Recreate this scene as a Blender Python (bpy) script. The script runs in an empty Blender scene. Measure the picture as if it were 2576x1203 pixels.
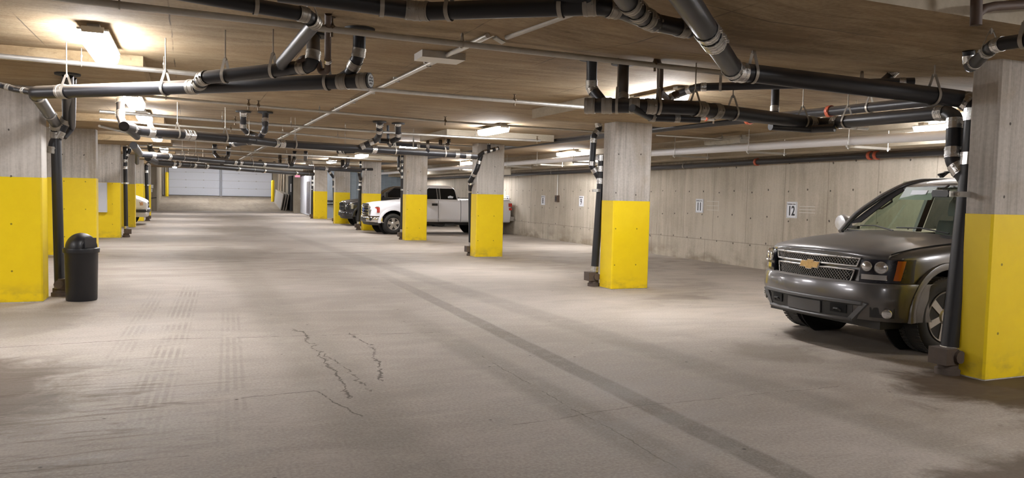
# Underground parking garage, built object by object in metres.
# X runs across the aisle (right positive), Y along the aisle (away), Z up.
import bpy, math, random
from mathutils import Vector, Matrix
random.seed(7)
D = bpy.data
SC = bpy.context.scene
COL = SC.collection
R = math.radians

def V(*a):
    return Vector(a[0] if len(a) == 1 else a)

def basis(d):
    d = V(d).normalized()
    up = V(0, 0, 1) if abs(d.z) < 0.95 else V(1, 0, 0)
    a = d.cross(up).normalized()
    return a, a.cross(d).normalized(), d

class MB:
    """collects polygons; build() links them as one mesh object"""
    def __init__(s):
        s.v = []; s.f = []; s.m = []
    def quad(s, pts, mi=0):
        n = len(s.v); s.v += [tuple(p) for p in pts]
        s.f.append(tuple(range(n, n + len(pts)))); s.m.append(mi); return s
    def box(s, x0, x1, y0, y1, z0, z1, mi=0):
        return s.hexa([(x0, y0, z0), (x1, y0, z0), (x1, y1, z0), (x0, y1, z0),
                       (x0, y0, z1), (x1, y0, z1), (x1, y1, z1), (x0, y1, z1)], mi)
    def hexa(s, p, mi=0):
        n = len(s.v); s.v += [tuple(q) for q in p]
        for f in ((0, 3, 2, 1), (4, 5, 6, 7), (0, 1, 5, 4), (1, 2, 6, 5), (2, 3, 7, 6), (3, 0, 4, 7)):
            s.f.append(tuple(n + i for i in f)); s.m.append(mi)
        return s
    def bar(s, a, b, w, h, mi=0):
        """square bar from a to b, w wide, h high"""
        a, b = V(a), V(b); x, z, d = basis(b - a)
        c = [x * (sx * w / 2) + z * (sz * h / 2) for sx, sz in ((-1, -1), (1, -1), (1, 1), (-1, 1))]
        return s.hexa([a + c[0], a + c[1], a + c[2], a + c[3], b + c[0], b + c[1], b + c[2], b + c[3]], mi)
    def rings(s, rs, mi=0, caps=True, closed=True):
        n0 = len(s.v); k = len(rs[0])
        for r in rs: s.v += [tuple(p) for p in r]
        for i in range(len(rs) - 1):
            for j in range(k if closed else k - 1):
                a = n0 + i * k + j; b = n0 + i * k + (j + 1) % k
                s.f.append((a, b, b + k, a + k)); s.m.append(mi)
        if caps and closed:
            s.f.append(tuple(n0 + j for j in range(k))[::-1]); s.m.append(mi)
            e = n0 + (len(rs) - 1) * k
            s.f.append(tuple(e + j for j in range(k))); s.m.append(mi)
        return s
    def cyl(s, a, b, r0, r1=None, n=14, mi=0, caps=True):
        a, b = V(a), V(b); x, y, d = basis(b - a); r1 = r0 if r1 is None else r1
        cs = [(math.cos(2 * math.pi * i / n), math.sin(2 * math.pi * i / n)) for i in range(n)]
        return s.rings([[a + (x * c + y * q) * r0 for c, q in cs], [b + (x * c + y * q) * r1 for c, q in cs]], mi, caps)
    def tube(s, path, r, n=12, mi=0, caps=True):
        p = [V(q) for q in path]; rs = []
        x = basis(p[1] - p[0])[0]
        for i, q in enumerate(p):
            d = ((p[i] - p[i - 1]).normalized() if i else V(0, 0, 0)) + ((p[i + 1] - p[i]).normalized() if i < len(p) - 1 else V(0, 0, 0))
            d.normalize()
            x = (x - d * x.dot(d)).normalized(); y = d.cross(x)
            rr = r[i] if isinstance(r, (list, tuple)) else r
            rs.append([q + (x * math.cos(2 * math.pi * j / n) + y * math.sin(2 * math.pi * j / n)) * rr for j in range(n)])
        return s.rings(rs, mi, caps)
    def lathe(s, prof, c, ax=(0, 0, 1), n=32, mi=0, caps=True):
        """profile of (radius, height) turned about axis ax through c"""
        x, y, d = basis(ax); c = V(c)
        return s.rings([[c + d * h + (x * math.cos(2 * math.pi * j / n) + y * math.sin(2 * math.pi * j / n)) * r for j in range(n)] for r, h in prof], mi, caps)
    def sheet(s, g, mi=0):
        return s.rings(g, mi, False, False)
    def slab(s, g, off, mi=0):
        """a grid of points given thickness by the vector function/offset off"""
        o = V(off); top = [[V(p) for p in r] for r in g]; bot = [[p + o for p in r] for r in top]
        n, k = len(g), len(g[0])
        s.sheet(top, mi); s.sheet([r[::-1] for r in bot], mi)
        edge = [(i, 0) for i in range(n)] + [(n - 1, j) for j in range(1, k)] + [(i, k - 1) for i in range(n - 2, -1, -1)] + [(0, j) for j in range(k - 2, 0, -1)]
        s.rings([[top[i][j] for i, j in edge], [bot[i][j] for i, j in edge]], mi, False, True)
        return s
    def prism(s, pts, off, mi=0):
        p = [V(q) for q in pts]; o = V(off)
        return s.rings([p, [q + o for q in p]], mi)
    def build(s, name, mats, parent=None, smooth=38, loc=None):
        me = D.meshes.new(name); me.from_pydata([tuple(p) for p in s.v], [], s.f)
        mats = mats if isinstance(mats, (list, tuple)) else [mats]
        for m in mats: me.materials.append(m)
        me.polygons.foreach_set('material_index', s.m)
        import bmesh
        bm = bmesh.new(); bm.from_mesh(me)
        bmesh.ops.remove_doubles(bm, verts=bm.verts, dist=1e-5)
        bmesh.ops.recalc_face_normals(bm, faces=bm.faces); bm.to_mesh(me); bm.free()
        if smooth:
            me.polygons.foreach_set('use_smooth', [True] * len(me.polygons))
            me.set_sharp_from_angle(angle=R(smooth))
        me.update()
        o = D.objects.new(name, me); COL.objects.link(o)
        if parent: o.parent = parent
        if loc: o.location = loc
        return o

def tag(o, label=None, cat=None, group=None, kind=None):
    if label: o['label'] = label
    if cat: o['category'] = cat
    if group: o['group'] = group
    if kind: o['kind'] = kind
    return o
def empty(name, loc, label, cat, group=None, rz=0):
    o = D.objects.new(name, None); COL.objects.link(o); o.empty_display_size = .1
    o.location = loc; o.rotation_euler.z = rz
    return tag(o, label, cat, group)
def copy_tree(o, parent=None, loc=None):
    c = o.copy(); COL.objects.link(c)
    if parent: c.parent = parent
    if loc: c.location = loc
    for ch in list(o.children): copy_tree(ch, c)
    return c
def put(o, loc, rot=(0, 0, 0)):
    o.location = loc; o.rotation_euler = rot; return o

def fillet(path, rad, n=5):
    """round the inner corners of a polyline"""
    p = [V(q) for q in path]; out = [p[0]]
    for i in range(1, len(p) - 1):
        a, b = (p[i - 1] - p[i]), (p[i + 1] - p[i]); la, lb = a.length, b.length
        a.normalize(); b.normalize(); ang = a.angle(b)
        if ang > R(176): out.append(p[i]); continue
        t = min(rad / math.tan(ang / 2), la * .48, lb * .48)
        s, e = p[i] + a * t, p[i] + b * t
        for k in range(n + 1):
            u = k / n
            out.append(s * (1 - u) ** 2 + p[i] * 2 * u * (1 - u) + e * u * u)
    out.append(p[-1]); return out

def lerp_table(tab, v):
    if v <= tab[0][0]: return tab[0][1]
    for (a, p), (b, q) in zip(tab, tab[1:]):
        if v <= b:
            t = (v - a) / (b - a); t = t
            return p + (q - p) * t
    return tab[-1][1]

# ---------------------------------------------------------------- materials
class NT:
    def __init__(s, name):
        s.m = D.materials.new(name); s.m.use_nodes = True; s.t = s.m.node_tree
        s.b = s.t.nodes['Principled BSDF']; s.o = s.t.nodes['Material Output']
        s.co = None
    def n(s, typ, **k):
        x = s.t.nodes.new('ShaderNode' + typ)
        for a, v in k.items(): setattr(x, a, v)
        return x
    def l(s, a, b): s.t.links.new(a, b)
    def val(s, sock, v):
        if isinstance(v, bpy.types.NodeSocket): s.l(v, sock)
        else: sock.default_value = v
    def math(s, op, a, b=0.0, c=None, clamp=False):
        x = s.n('Math', operation=op, use_clamp=clamp); s.val(x.inputs[0], a); s.val(x.inputs[1], b)
        if c is not None: s.val(x.inputs[2], c)
        return x.outputs[0]
    def pos(s):
        if s.co is None: s.co = s.n('NewGeometry').outputs['Position']
        return s.co
    def scaled(s, sc, src=None):
        x = s.n('VectorMath', operation='MULTIPLY'); s.l(src or s.pos(), x.inputs[0]); x.inputs[1].default_value = sc; return x.outputs[0]
    def noise(s, sc=(1, 1, 1), detail=5, rough=.6, dist=0.0, src=None):
        x = s.n('TexNoise'); s.l(s.scaled(sc, src), x.inputs['Vector']); x.inputs['Scale'].default_value = 1
        x.inputs['Detail'].default_value = detail; x.inputs['Roughness'].default_value = rough; x.inputs['Distortion'].default_value = dist
        return x.outputs['Fac']
    def ramp(s, f, a, b, lo=0.0, hi=1.0, smooth=True):
        x = s.n('MapRange', clamp=True); x.interpolation_type = 'SMOOTHSTEP' if smooth else 'LINEAR'
        s.val(x.inputs[0], f); x.inputs[1].default_value = a; x.inputs[2].default_value = b; x.inputs[3].default_value = lo; x.inputs[4].default_value = hi
        return x.outputs[0]
    def mix(s, f, a, b, mode='MIX'):
        x = s.n('Mix', data_type='RGBA', blend_type=mode, clamp_factor=True)
        s.val(x.inputs[0], f)
        for i, c in ((6, a), (7, b)):
            if isinstance(c, bpy.types.NodeSocket): s.l(c, x.inputs[i])
            else: x.inputs[i].default_value = (*c[:3], 1)
        return x.outputs[2]
    def xyz(s):
        x = s.n('SeparateXYZ'); s.l(s.pos(), x.inputs[0]); return x.outputs
    def saw_line(s, coord, period, width, off=0.0):
        """1 on thin lines every period"""
        f = s.math('PINGPONG', s.math('ADD', coord, off), period / 2)
        return s.ramp(f, width * .35, width, 1, 0)
    def bump(s, h, strength=.3, dist=.02):
        x = s.n('Bump'); x.inputs['Strength'].default_value = strength; x.inputs['Distance'].default_value = dist
        s.l(h, x.inputs['Height']); s.l(x.outputs[0], s.b.inputs['Normal'])
    def col(s, c): s.val(s.b.inputs['Base Color'], (*c, 1) if isinstance(c, tuple) else c)
    def set(s, **k):
        for a, v in k.items(): s.val(s.b.inputs[a.replace('_', ' ')], v)
        return s

def plain(name, c, rough=.5, metal=0.0, vary=.12, sc=9.0, **k):
    """simple coat with a little procedural unevenness"""
    t = NT(name); f = t.noise((sc,) * 3, 3)
    t.col(t.mix(f, tuple(x * (1 - vary) for x in c), tuple(min(1, x * (1 + vary)) for x in c)))
    t.set(Roughness=t.ramp(f, .2, .8, max(0, rough - .06), min(1, rough + .06)), Metallic=metal, **k)
    return t.m
def dusty(name, c, dust, rough=.5, metal=0.0, amount=.55, **k):
    """coat with dust lying on what faces up"""
    t = NT(name); g = t.n('NewGeometry'); sp = t.n('SeparateXYZ'); t.l(g.outputs['Normal'], sp.inputs[0])
    up = t.ramp(sp.outputs[2], .15, .95); f = t.noise((5, 5, 5), 4)
    fac = t.math('MULTIPLY', t.math('MULTIPLY', up, amount), t.ramp(f, .25, .7, .55, 1))
    t.col(t.mix(fac, c, dust)); t.set(Roughness=t.ramp(fac, 0, .6, rough, .9), Metallic=metal, **k)
    return t.m
def glow(name, c, s):
    t = NT(name); t.col((.8, .8, .8)); t.set(Emission_Color=(*c, 1), Emission_Strength=s); return t.m
def glass(name, tint, refl=.12, rough=.0):
    t = NT(name); tr = t.n('BsdfTransparent'); tr.inputs[0].default_value = (*tint, 1)
    gl = t.n('BsdfGlossy'); gl.inputs['Roughness'].default_value = rough + .02
    lw = t.n('LayerWeight'); lw.inputs[0].default_value = .5; mx = t.n('MixShader')
    fr = t.math('ADD', t.math('MULTIPLY', t.math('POWER', lw.outputs['Facing'], 4.0), .55), refl * .5, clamp=True)
    t.l(fr, mx.inputs[0]); t.l(tr.outputs[0], mx.inputs[1]); t.l(gl.outputs[0], mx.inputs[2])
    t.l(mx.outputs[0], t.o.inputs[0]); return t.m

LAMP = 118.0

def concrete(name, dark, light, streak, line=None, holes=None, bump=.25, rough=.85, extra=None, tint=None):
    t = NT(name); x, y, z = t.xyz()
    big = t.noise((.35, .35, .5), 3); st = t.noise(streak, 6, .65, .6); fine = t.noise((28, 28, 28), 3)
    f = t.math('ADD', t.math('MULTIPLY', big, .45), t.math('ADD', t.math('MULTIPLY', st, .4), t.math('MULTIPLY', fine, .15)))
    c = t.mix(t.ramp(f, .33, .66), dark, light)
    if tint: c = t.mix(t.ramp(t.noise(tint[1], 4, .6, 1.0), tint[2], tint[3], 0, tint[4]), c, tint[0])
    if line: c = line(t, c, x, y, z)
    if holes:
        ax, ay, px, pz, ox, oz, r = holes
        co = {'x': x, 'y': y}[ax]; j1 = t.math('MULTIPLY', t.math('SUBTRACT', t.noise((1.7, 1.7, 1.7), 1), .5), px * .45)
        a = t.math('PINGPONG', t.math('ADD', t.math('ADD', co, j1), ox), px / 2); b = t.math('PINGPONG', t.math('ADD', t.math('ADD', z, j1), oz), pz / 2)
        d = t.math('SQRT', t.math('ADD', t.math('MULTIPLY', a, a), t.math('MULTIPLY', b, b)))
        c = t.mix(t.ramp(d, r * .6, r, .85, 0), c, (.03, .025, .02))
    t.col(c); t.set(Roughness=rough); t.bump(t.math('ADD', st, fine), bump, .01); return t

def ceil_lines(t, c, x, y, z):
    w = t.noise((1.2, 1.2, 1), 3)
    wx = t.math('ADD', x, t.math('MULTIPLY', w, .03)); wy = t.math('ADD', y, t.math('MULTIPLY', w, .03))
    brk = t.ramp(t.noise((.9, .9, 1), 4), .42, .6)
    a = t.math('MAXIMUM', t.saw_line(wx, 1.22, .009, .13), t.saw_line(wy, 2.44, .011, .4))
    c = t.mix(t.math('MULTIPLY', t.math('MULTIPLY', a, brk), .85), c, (.06, .04, .02))
    grain = t.ramp(t.noise((2.2, 13, 4), 7, .75, 2.2), .54, .70)
    return t.mix(t.math('MULTIPLY', grain, .6), c, (.11, .075, .038))
M = {}
M['ceiling'] = concrete('board_formed_ceiling', (.145, .09, .040), (.425, .325, .195), (1.3, 6, 6), ceil_lines, tint=((.27, .175, .085), (.6, 1.1, .6), .42, .66, .5)).m
M['drop'] = concrete('pale_formed_concrete', (.36, .31, .23), (.52, .46, .36), (2, 2, 5), bump=.15).m
def wall_lines(t, c, x, y, z):
    w = t.noise((.5, 1.5, 1.5), 3); wy = t.math('ADD', y, t.math('MULTIPLY', w, .05))
    up = t.ramp(z, .56, .58)
    a = t.math('MULTIPLY', t.saw_line(wy, 1.25, .012, .3), up)
    a2 = t.math('MULTIPLY', t.saw_line(wy, 2.45, .012, .9), t.ramp(z, .55, .57, 1, 0))
    b = t.ramp(t.math('ABSOLUTE', t.math('SUBTRACT', t.math('ADD', z, t.math('MULTIPLY', w, .02)), .57)), .004, .014, 1, 0)
    c = t.mix(t.math('MULTIPLY', t.math('MAXIMUM', t.math('MAXIMUM', a, a2), b), .45), c, (.13, .10, .07))
    damp = t.math('MULTIPLY', t.ramp(z, .05, .5, .55, 0), t.ramp(t.noise((1, 1.3, 2.5), 4), .4, .65))
    return t.mix(damp, c, (.15, .105, .06))
M['wall'] = concrete('form_tied_wall_concrete', (.34, .295, .23), (.56, .50, .41), (5, 5, .45), wall_lines, ('y', 'z', .61, .62, .1, .06, .026)).m
M['wall2'] = concrete('grey_wall_concrete', (.25, .21, .155), (.40, .35, .27), (3, 3, .6)).m
M['column'] = concrete('board_marked_column_concrete', (.32, .295, .26), (.66, .62, .57), (15, 15, .55), None, ('x', 'z', .42, .62, .035, .2, .016), tint=((.36, .29, .2), (1.1, 1.1, .8), .5, .72, .5)).m
M['boot'] = plain('rough_foot_concrete', (.33, .27, .2), .9)
def yellow():
    t = NT('yellow_column_paint'); f = t.noise((6, 6, 6), 4); b = t.noise((30, 30, 30), 3); x, y, z = t.xyz()
    c = t.mix(f, (.86, .61, .002), (.95, .71, .005))
    dirt = t.math('MULTIPLY', t.ramp(z, .02, .32, .5, 0), t.ramp(t.noise((4, 4, 7), 5), .42, .7)); c = t.mix(dirt, c, (.33, .22, .05))
    a = t.math('PINGPONG', t.math('ADD', x, .035), .21); bb = t.math('PINGPONG', t.math('ADD', z, .2), .31)
    d = t.math('SQRT', t.math('ADD', t.math('MULTIPLY', a, a), t.math('MULTIPLY', bb, bb))); c = t.mix(t.ramp(d, .008, .016, .8, 0), c, (.12, .08, .01))
    t.col(c); t.set(Roughness=.42); t.bump(b, .12, .006); return t.m
M['yellow'] = yellow()

def shared(t, key, make):
    if not hasattr(t, 'cache'): t.cache = {}
    if key not in t.cache: t.cache[key] = make()
    return t.cache[key]
def blob(t, c, rx, ry, soft=.5, nz=.8, sc=(1.2, 1.2, 1)):
    x, y, z = shared(t, 'xyz', t.xyz); nn = shared(t, 'blob', lambda: t.noise((1.4, 1.4, 1), 5, .68, .8))
    dx = t.math('DIVIDE', t.math('SUBTRACT', x, c[0]), rx); dy = t.math('DIVIDE', t.math('SUBTRACT', y, c[1]), ry)
    d = t.math('SQRT', t.math('ADD', t.math('MULTIPLY', dx, dx), t.math('MULTIPLY', dy, dy)))
    d = t.math('ADD', d, t.math('MULTIPLY', t.math('SUBTRACT', nn, .5), nz * 2))
    return t.ramp(d, 1 - soft, 1 + soft * .2, 1, 0)
def crack(t, pts, w=.012, wob=.25, frq=2.5, thick_noise=True):
    x, y, z = shared(t, 'xyz', t.xyz)
    n0 = shared(t, 'cx', lambda: t.math('SUBTRACT', t.noise((frq, frq, 1), 4, .75), .5)); n1 = shared(t, 'cy', lambda: t.math('SUBTRACT', t.noise((frq, frq, 9.7), 4, .75, src=t.off((3.3, 7.1, 5))), .5))
    nx = t.math('MULTIPLY', n0, wob); ny = t.math('MULTIPLY', n1, wob)
    px = t.math('ADD', x, nx); py = t.math('ADD', y, ny); out = None
    for (ax, ay), (bx, by) in zip(pts, pts[1:]):
        L = math.hypot(bx - ax, by - ay); ux, uy = (bx - ax) / L, (by - ay) / L
        qx = t.math('SUBTRACT', px, ax); qy = t.math('SUBTRACT', py, ay)
        h = t.math('MINIMUM', t.math('MAXIMUM', t.math('ADD', t.math('MULTIPLY', qx, ux), t.math('MULTIPLY', qy, uy)), 0), L)
        ex = t.math('SUBTRACT', qx, t.math('MULTIPLY', h, ux)); ey = t.math('SUBTRACT', qy, t.math('MULTIPLY', h, uy))
        d = t.math('SQRT', t.math('ADD', t.math('MULTIPLY', ex, ex), t.math('MULTIPLY', ey, ey)))
        out = d if out is None else t.math('MINIMUM', out, d)
    return t.ramp(out, w * .4, w, 1, 0)
def _off(s, o):
    x = s.n('VectorMath', operation='ADD'); s.l(s.pos(), x.inputs[0]); x.inputs[1].default_value = o; return x.outputs[0]
NT.off = _off

FLOOR_BANDS = [(3.13, 2.0, 3.46, 17, .085, .05, .62), (2.68, 2.0, 2.5, 12, .1, .16, .4), (1.2, 2, .6, 30, .15, .3, .25), (4.1, 12, 2.6, 40, .12, .2, .3)]
FLOOR_TREADS = [(-.29, 5.2, .03, 13.2, .17, .3), (.25, 5, .5, 10.5, .12, .2), (-.62, 7.2, -.42, 12.5, .12, .2)]
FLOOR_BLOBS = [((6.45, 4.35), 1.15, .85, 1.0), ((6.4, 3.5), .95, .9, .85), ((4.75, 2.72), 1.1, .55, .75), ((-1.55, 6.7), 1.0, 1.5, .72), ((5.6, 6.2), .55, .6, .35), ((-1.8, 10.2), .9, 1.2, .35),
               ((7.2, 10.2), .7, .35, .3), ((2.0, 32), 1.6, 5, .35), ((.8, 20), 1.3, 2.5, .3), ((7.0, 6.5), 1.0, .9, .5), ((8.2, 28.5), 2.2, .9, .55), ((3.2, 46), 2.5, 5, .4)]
FLOOR_CRACKS = [([(1.1, 8.9), (1.17, 8.3), (1.15, 7.25), (1.16, 6.58), (1.14, 5.76)], .014, .34, .75), ([(1.2, 7.4), (1.3, 6.6), (1.28, 5.9)], .011, .3, .7), ([(1.62, 8.45), (1.7, 7.7), (1.6, 6.86), (1.46, 6.2)], .014, .3, .75),
                ([(-1.8, 8.55), (-.54, 8.66), (.72, 8.47), (2.05, 8.3), (2.6, 8.22)], .010, .08, .85), ([(.37, 6.0), (.93, 6.04), (1.1, 5.2)], .009, .12, .7), ([(2.0, 4.72), (3.1, 4.87), (5.1, 4.87)], .008, .1, .5), ([(-1.2, 4.8), (0, 4.77)], .008, .06, .5), ([(2.6, 7.2), (2.62, 3)], .007, .12, .5)]
def floor_mat():
    t = NT('dusty_floor_concrete'); x, y, z = t.xyz()
    big = t.noise((.28, .22, 1), 3, .6, .5); mid = t.noise((1.1, 2.6, 1), 5, .65, .7); fine = t.noise((45, 45, 1), 2, .7)
    f = t.math('ADD', t.math('MULTIPLY', big, .36), t.math('ADD', t.math('MULTIPLY', mid, .32), t.math('MULTIPLY', fine, .32)))
    c = t.mix(t.ramp(f, .36, .64), (.285, .243, .203), (.47, .42, .37))
    # paler swept dust on the right-hand bays
    c = t.mix(t.math('MULTIPLY', t.ramp(x, 4.0, 7.5), t.ramp(t.noise((.8, 1.7, 1), 4, .6, 1.2), .35, .65, 0, .45)), c, (.53, .47, .39))
    # dark damp and dirt patches, plus dark ovals under SUV and white pickup
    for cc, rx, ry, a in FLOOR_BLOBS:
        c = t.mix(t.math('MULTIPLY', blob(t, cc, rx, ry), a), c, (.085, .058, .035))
    # streaky dirt lying across the left foreground
    st = t.math('MULTIPLY', blob(t, (-.9, 6.1), 1.6, 2.2, .8, .5), t.ramp(t.noise((1.0, 6.5, 1), 5, .7, 1.6), .48, .66))
    c = t.mix(t.math('MULTIPLY', st, .6), c, (.10, .07, .045))
    st = t.math('MULTIPLY', t.ramp(y, 12, 16), t.ramp(t.noise((.35, 1.4, 1), 4, .65, 1.2), .5, .68))
    c = t.mix(t.math('MULTIPLY', st, .4), c, (.17, .13, .095))
    # tyre tracks
    for x0, y0, x1, y1, w, soft, a in FLOOR_BANDS:
        L = math.hypot(x1 - x0, y1 - y0); nx, ny = (y1 - y0) / L, -(x1 - x0) / L
        d = t.math('ADD', t.math('MULTIPLY', t.math('SUBTRACT', x, x0), nx), t.math('MULTIPLY', t.math('SUBTRACT', y, y0), ny))
        d = t.math('ADD', d, t.math('MULTIPLY', t.math('SUBTRACT', shared(t, 'b', lambda: t.noise((1, 1, 1), 4, .7)), .5), .06))
        m = t.ramp(t.math('ABSOLUTE', d), w, w + soft, 1, 0)
        m = t.math('MULTIPLY', t.math('MULTIPLY', m, shared(t, 'spk', lambda: t.ramp(t.noise((60, 60, 1), 2), .3, .62, .55, 1))), shared(t, 'b2', lambda: t.ramp(t.noise((7, 7, 1), 3), .3, .55, .6, 1)))
        m = t.math('MULTIPLY', m, t.ramp(y, y1 * .45, y1, 1, 0)); c = t.mix(t.math('MULTIPLY', m, a), c, (.105, .09, .07))
    for x0, y0, x1, y1, w, a in FLOOR_TREADS:
        L = math.hypot(x1 - x0, y1 - y0); nx, ny = (y1 - y0) / L, -(x1 - x0) / L
        d = t.math('ADD', t.math('MULTIPLY', t.math('SUBTRACT', x, x0), nx), t.math('MULTIPLY', t.math('SUBTRACT', y, y0), ny))
        m = t.ramp(t.math('ABSOLUTE', d), w * .7, w, 1, 0)
        m = t.math('MULTIPLY', m, t.ramp(t.math('PINGPONG', d, .03), .006, .02)); lo, hi = min(y0, y1), max(y0, y1)
        m = t.math('MULTIPLY', m, t.math('MULTIPLY', t.ramp(y, lo - .5, lo + .8), t.ramp(y, hi - .8, hi + .5, 1, 0)))
        m = t.math('MULTIPLY', m, shared(t, 'tr', lambda: t.ramp(t.noise((2, 2, 1), 3), .35, .6)))
        c = t.mix(t.math('MULTIPLY', m, a), c, (.14, .11, .085))
    # cracks and spalled joints
    h = None
    for pts, w, wob, a in FLOOR_CRACKS:
        k = t.math('MULTIPLY', crack(t, pts, w, wob), shared(t, 'ck', lambda: t.ramp(t.noise((4, 4, 1), 3), .38, .5)))
        c = t.mix(t.math('MULTIPLY', k, a), c, (.055, .04, .03)); h = k if h is None else t.math('MAXIMUM', h, k)
    spots = t.n('TexVoronoi', feature='F1'); t.l(t.scaled((2.6, 2.6, 1)), spots.inputs['Vector']); spots.inputs['Scale'].default_value = 1
    c = t.mix(t.ramp(spots.outputs['Distance'], .02, .05, .8, 0), c, (.045, .035, .025))
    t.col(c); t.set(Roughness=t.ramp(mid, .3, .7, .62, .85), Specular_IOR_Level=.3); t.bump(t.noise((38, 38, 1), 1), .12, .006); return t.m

# ---------------------------------------------------------------- the setting
M['floor'] = floor_mat()
M['ramp'] = concrete('ramp_concrete', (.27, .225, .175), (.42, .36, .29), (2.5, .6, 1)).m
M['white_door'] = plain('white_steel_door', (.70, .74, .84), .45, 0, .03)
M['pale_door'] = plain('pale_grey_paint', (.62, .64, .70), .5, 0, .04)
M['blue_wall'] = concrete('blue_grey_painted_block', (.26, .33, .40), (.36, .43, .50), (2, 2, 6)).m
M['black_void'] = plain('dark_recess', (.01, .01, .01), .9)
M['seal'] = plain('black_rubber_seal', (.02, .02, .022), .6)
M['steel_grey'] = plain('grey_steel', (.42, .43, .45), .4, .6)
M['galv'] = plain('galvanised_steel', (.60, .59, .56), .38, .85, .18, 14)
M['galv_dull'] = plain('dull_grey_steel_pipe', (.46, .44, .40), .5, .35, .2, 10)
M['rod'] = plain('threaded_steel_rod', (.33, .29, .24), .5, .6)
M['white_paint'] = plain('white_gloss_paint', (.80, .80, .82), .4)
def struct(name, mb, m, parent=None, kind=True, **k):
    o = mb.build(name, m, parent, **k)
    if kind and not parent: o['kind'] = 'structure'
    return o
struct('floor', MB().box(-8.3, 12.6, -9, 59.2, -.25, 0), M['floor'])
struct('floor_ramp', MB().hexa([(-2.0, 59.2, -.25), (7.1, 59.2, -.25), (7.1, 74, -.25), (-2.0, 74, -.25), (-2.0, 59.2, 0), (7.1, 59.2, 0), (7.1, 70.0, 1.0), (-2.0, 70.0, 1.0)]), M['ramp'])
struct('ceiling', MB().box(-8.3, 12.6, -9, 58.5, 3.0, 3.25), M['ceiling'])
struct('ceiling_ramp', MB().box(-8.3, 12.6, 58.5, 74, 3.75, 4.0), M['drop'])
struct('wall_header', MB().box(-2.0, 7.1, 58.5, 58.7, 3.0, 3.75), M['wall2'])
struct('wall_right', MB().box(12.2, 12.5, -9, 59, 0, 3.0), M['wall'])
struct('wall_left', MB().box(-8.3, -8.0, -9, 59, 0, 3.0), M['wall2'])
struct('wall_rear', MB().box(-8.0, 12.2, -9, -8.7, 0, 3.0), M['wall2'])
struct('wall_far_left', MB().box(-8.0, -2.72, 58.2, 58.5, 0, 3.0), M['wall2'])
mb = MB().box(7.5, 12.2, 47.0, 47.25, 0, 3.0)
for i in range(13): mb.box(7.6 + i * .36, 7.63 + i * .36, 46.985, 47.0, .1, 2.9)
struct('wall_far', mb, M['blue_wall'])
struct('ceiling_soffit_right', MB().box(11.1, 12.2, -9, 47, 2.846, 3.0), M['drop'])
struct('ceiling_beam_right', MB().box(11.4, 12.2, -9, 47, 2.58, 2.846), M['drop'])
# slab thickenings round the column heads
def drop(n, x0, x1, y0, y1, z=2.846, side='drop'):
    mb = MB(); mb.quad([(x0, y0, z), (x0, y1, z), (x1, y1, z), (x1, y0, z)], 0)
    for a, b in (((x0, y0), (x1, y0)), ((x1, y0), (x1, y1)), ((x1, y1), (x0, y1)), ((x0, y1), (x0, y0))):
        mb.quad([(*a, z), (*b, z), (*b, 3.01), (*a, 3.01)], 1)
    mb.quad([(x0, y0, 3.01), (x1, y0, 3.01), (x1, y1, 3.01), (x0, y1, 3.01)], 0)
    return struct('ceiling_drop_panel', mb, [M['ceiling'], M[side]])
RY = [4.61, 11.35, 18.07, 24.85, 31.55, 38.2, 44.95]
LY = [11.8, 19.7, 26.33, 33.5, 39.6, 47.0]
for i, y in enumerate(RY):
    if i: drop(i, 5.27, 7.9, y - 1.72, y + .42)
mb = MB(); b_ = [(3.86, 3.72, 2.846), (9.4, 3.72, 2.846), (9.4, 5.3, 2.846), (3.86, 5.3, 2.846)]; t_ = [(2.2, 3.72, 3.01), (9.4, 3.72, 3.01), (9.4, 7.2, 3.01), (2.2, 7.2, 3.01)]
mb.quad(b_, 0).quad(t_, 0).quad([b_[0], b_[1], t_[1], t_[0]], 1)
for i in (1, 2, 3): mb.quad([b_[i], b_[(i + 1) % 4], t_[(i + 1) % 4], t_[i]], 0)
struct('ceiling_drop_panel', mb, [M['ceiling'], M['drop']])
for y in LY: drop(0, -3.6, -.46, y - 2.3, y + .42, side='ceiling')

# ---------------------------------------------------------------- columns
ORD = ['nearest', 'second', 'third', 'fourth', 'fifth', 'sixth', 'seventh', 'eighth']
def column(x0, x1, y0, y1, top, zy, label, group, chip=0):
    mb = MB(); c = .018
    ring = lambda z, e=0: [(x0 - e + c, y0 - e, z), (x1 + e - c, y0 - e, z), (x1 + e, y0 - e + c, z), (x1 + e, y1 + e - c, z), (x1 + e - c, y1 + e, z), (x0 - e + c, y1 + e, z), (x0 - e, y1 + e - c, z), (x0 - e, y0 - e + c, z)]
    cx, cy = (x0 + x1) / 2, (y0 + y1) / 2
    o = mb.rings([ring(0), ring(top)]).build('concrete_column', M['column'], smooth=25)
    tag(o, label, 'column', group)
    b = MB(); b.rings([ring(.012, .004), ring(zy, .004)], 0, False)
    b.build('yellow_paint_band', M['yellow'], o, smooth=25)
    return o
for i, y in enumerate(RY):
    x0, x1, th = (6.535, 7.27, .27) if i == 0 else (6.635, 7.36, .41)
    zy = (1.487, 1.515, 1.585, 1.535, 1.53, 1.55, 1.585)[i]
    w = ('large yellow and grey column cut off by the right picture edge, beside the grey SUV',
         'grey concrete column with bright yellow base standing alone left of parking sign 11',
         'yellow and grey column in front of the white pickup bed',
         'yellow and grey column in front of the white pickup cab, behind a black pipe',
         'yellow and grey column behind the white pickup hood, mostly hidden by it',
         'small distant yellow and grey column behind the nose of the black pickup',
         'farthest small yellow and grey column right of the white door with tall window')[i]
    column(x0, x1, y, y + th, 2.85, zy, w, 'yellow-footed columns right of the aisle')
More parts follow.
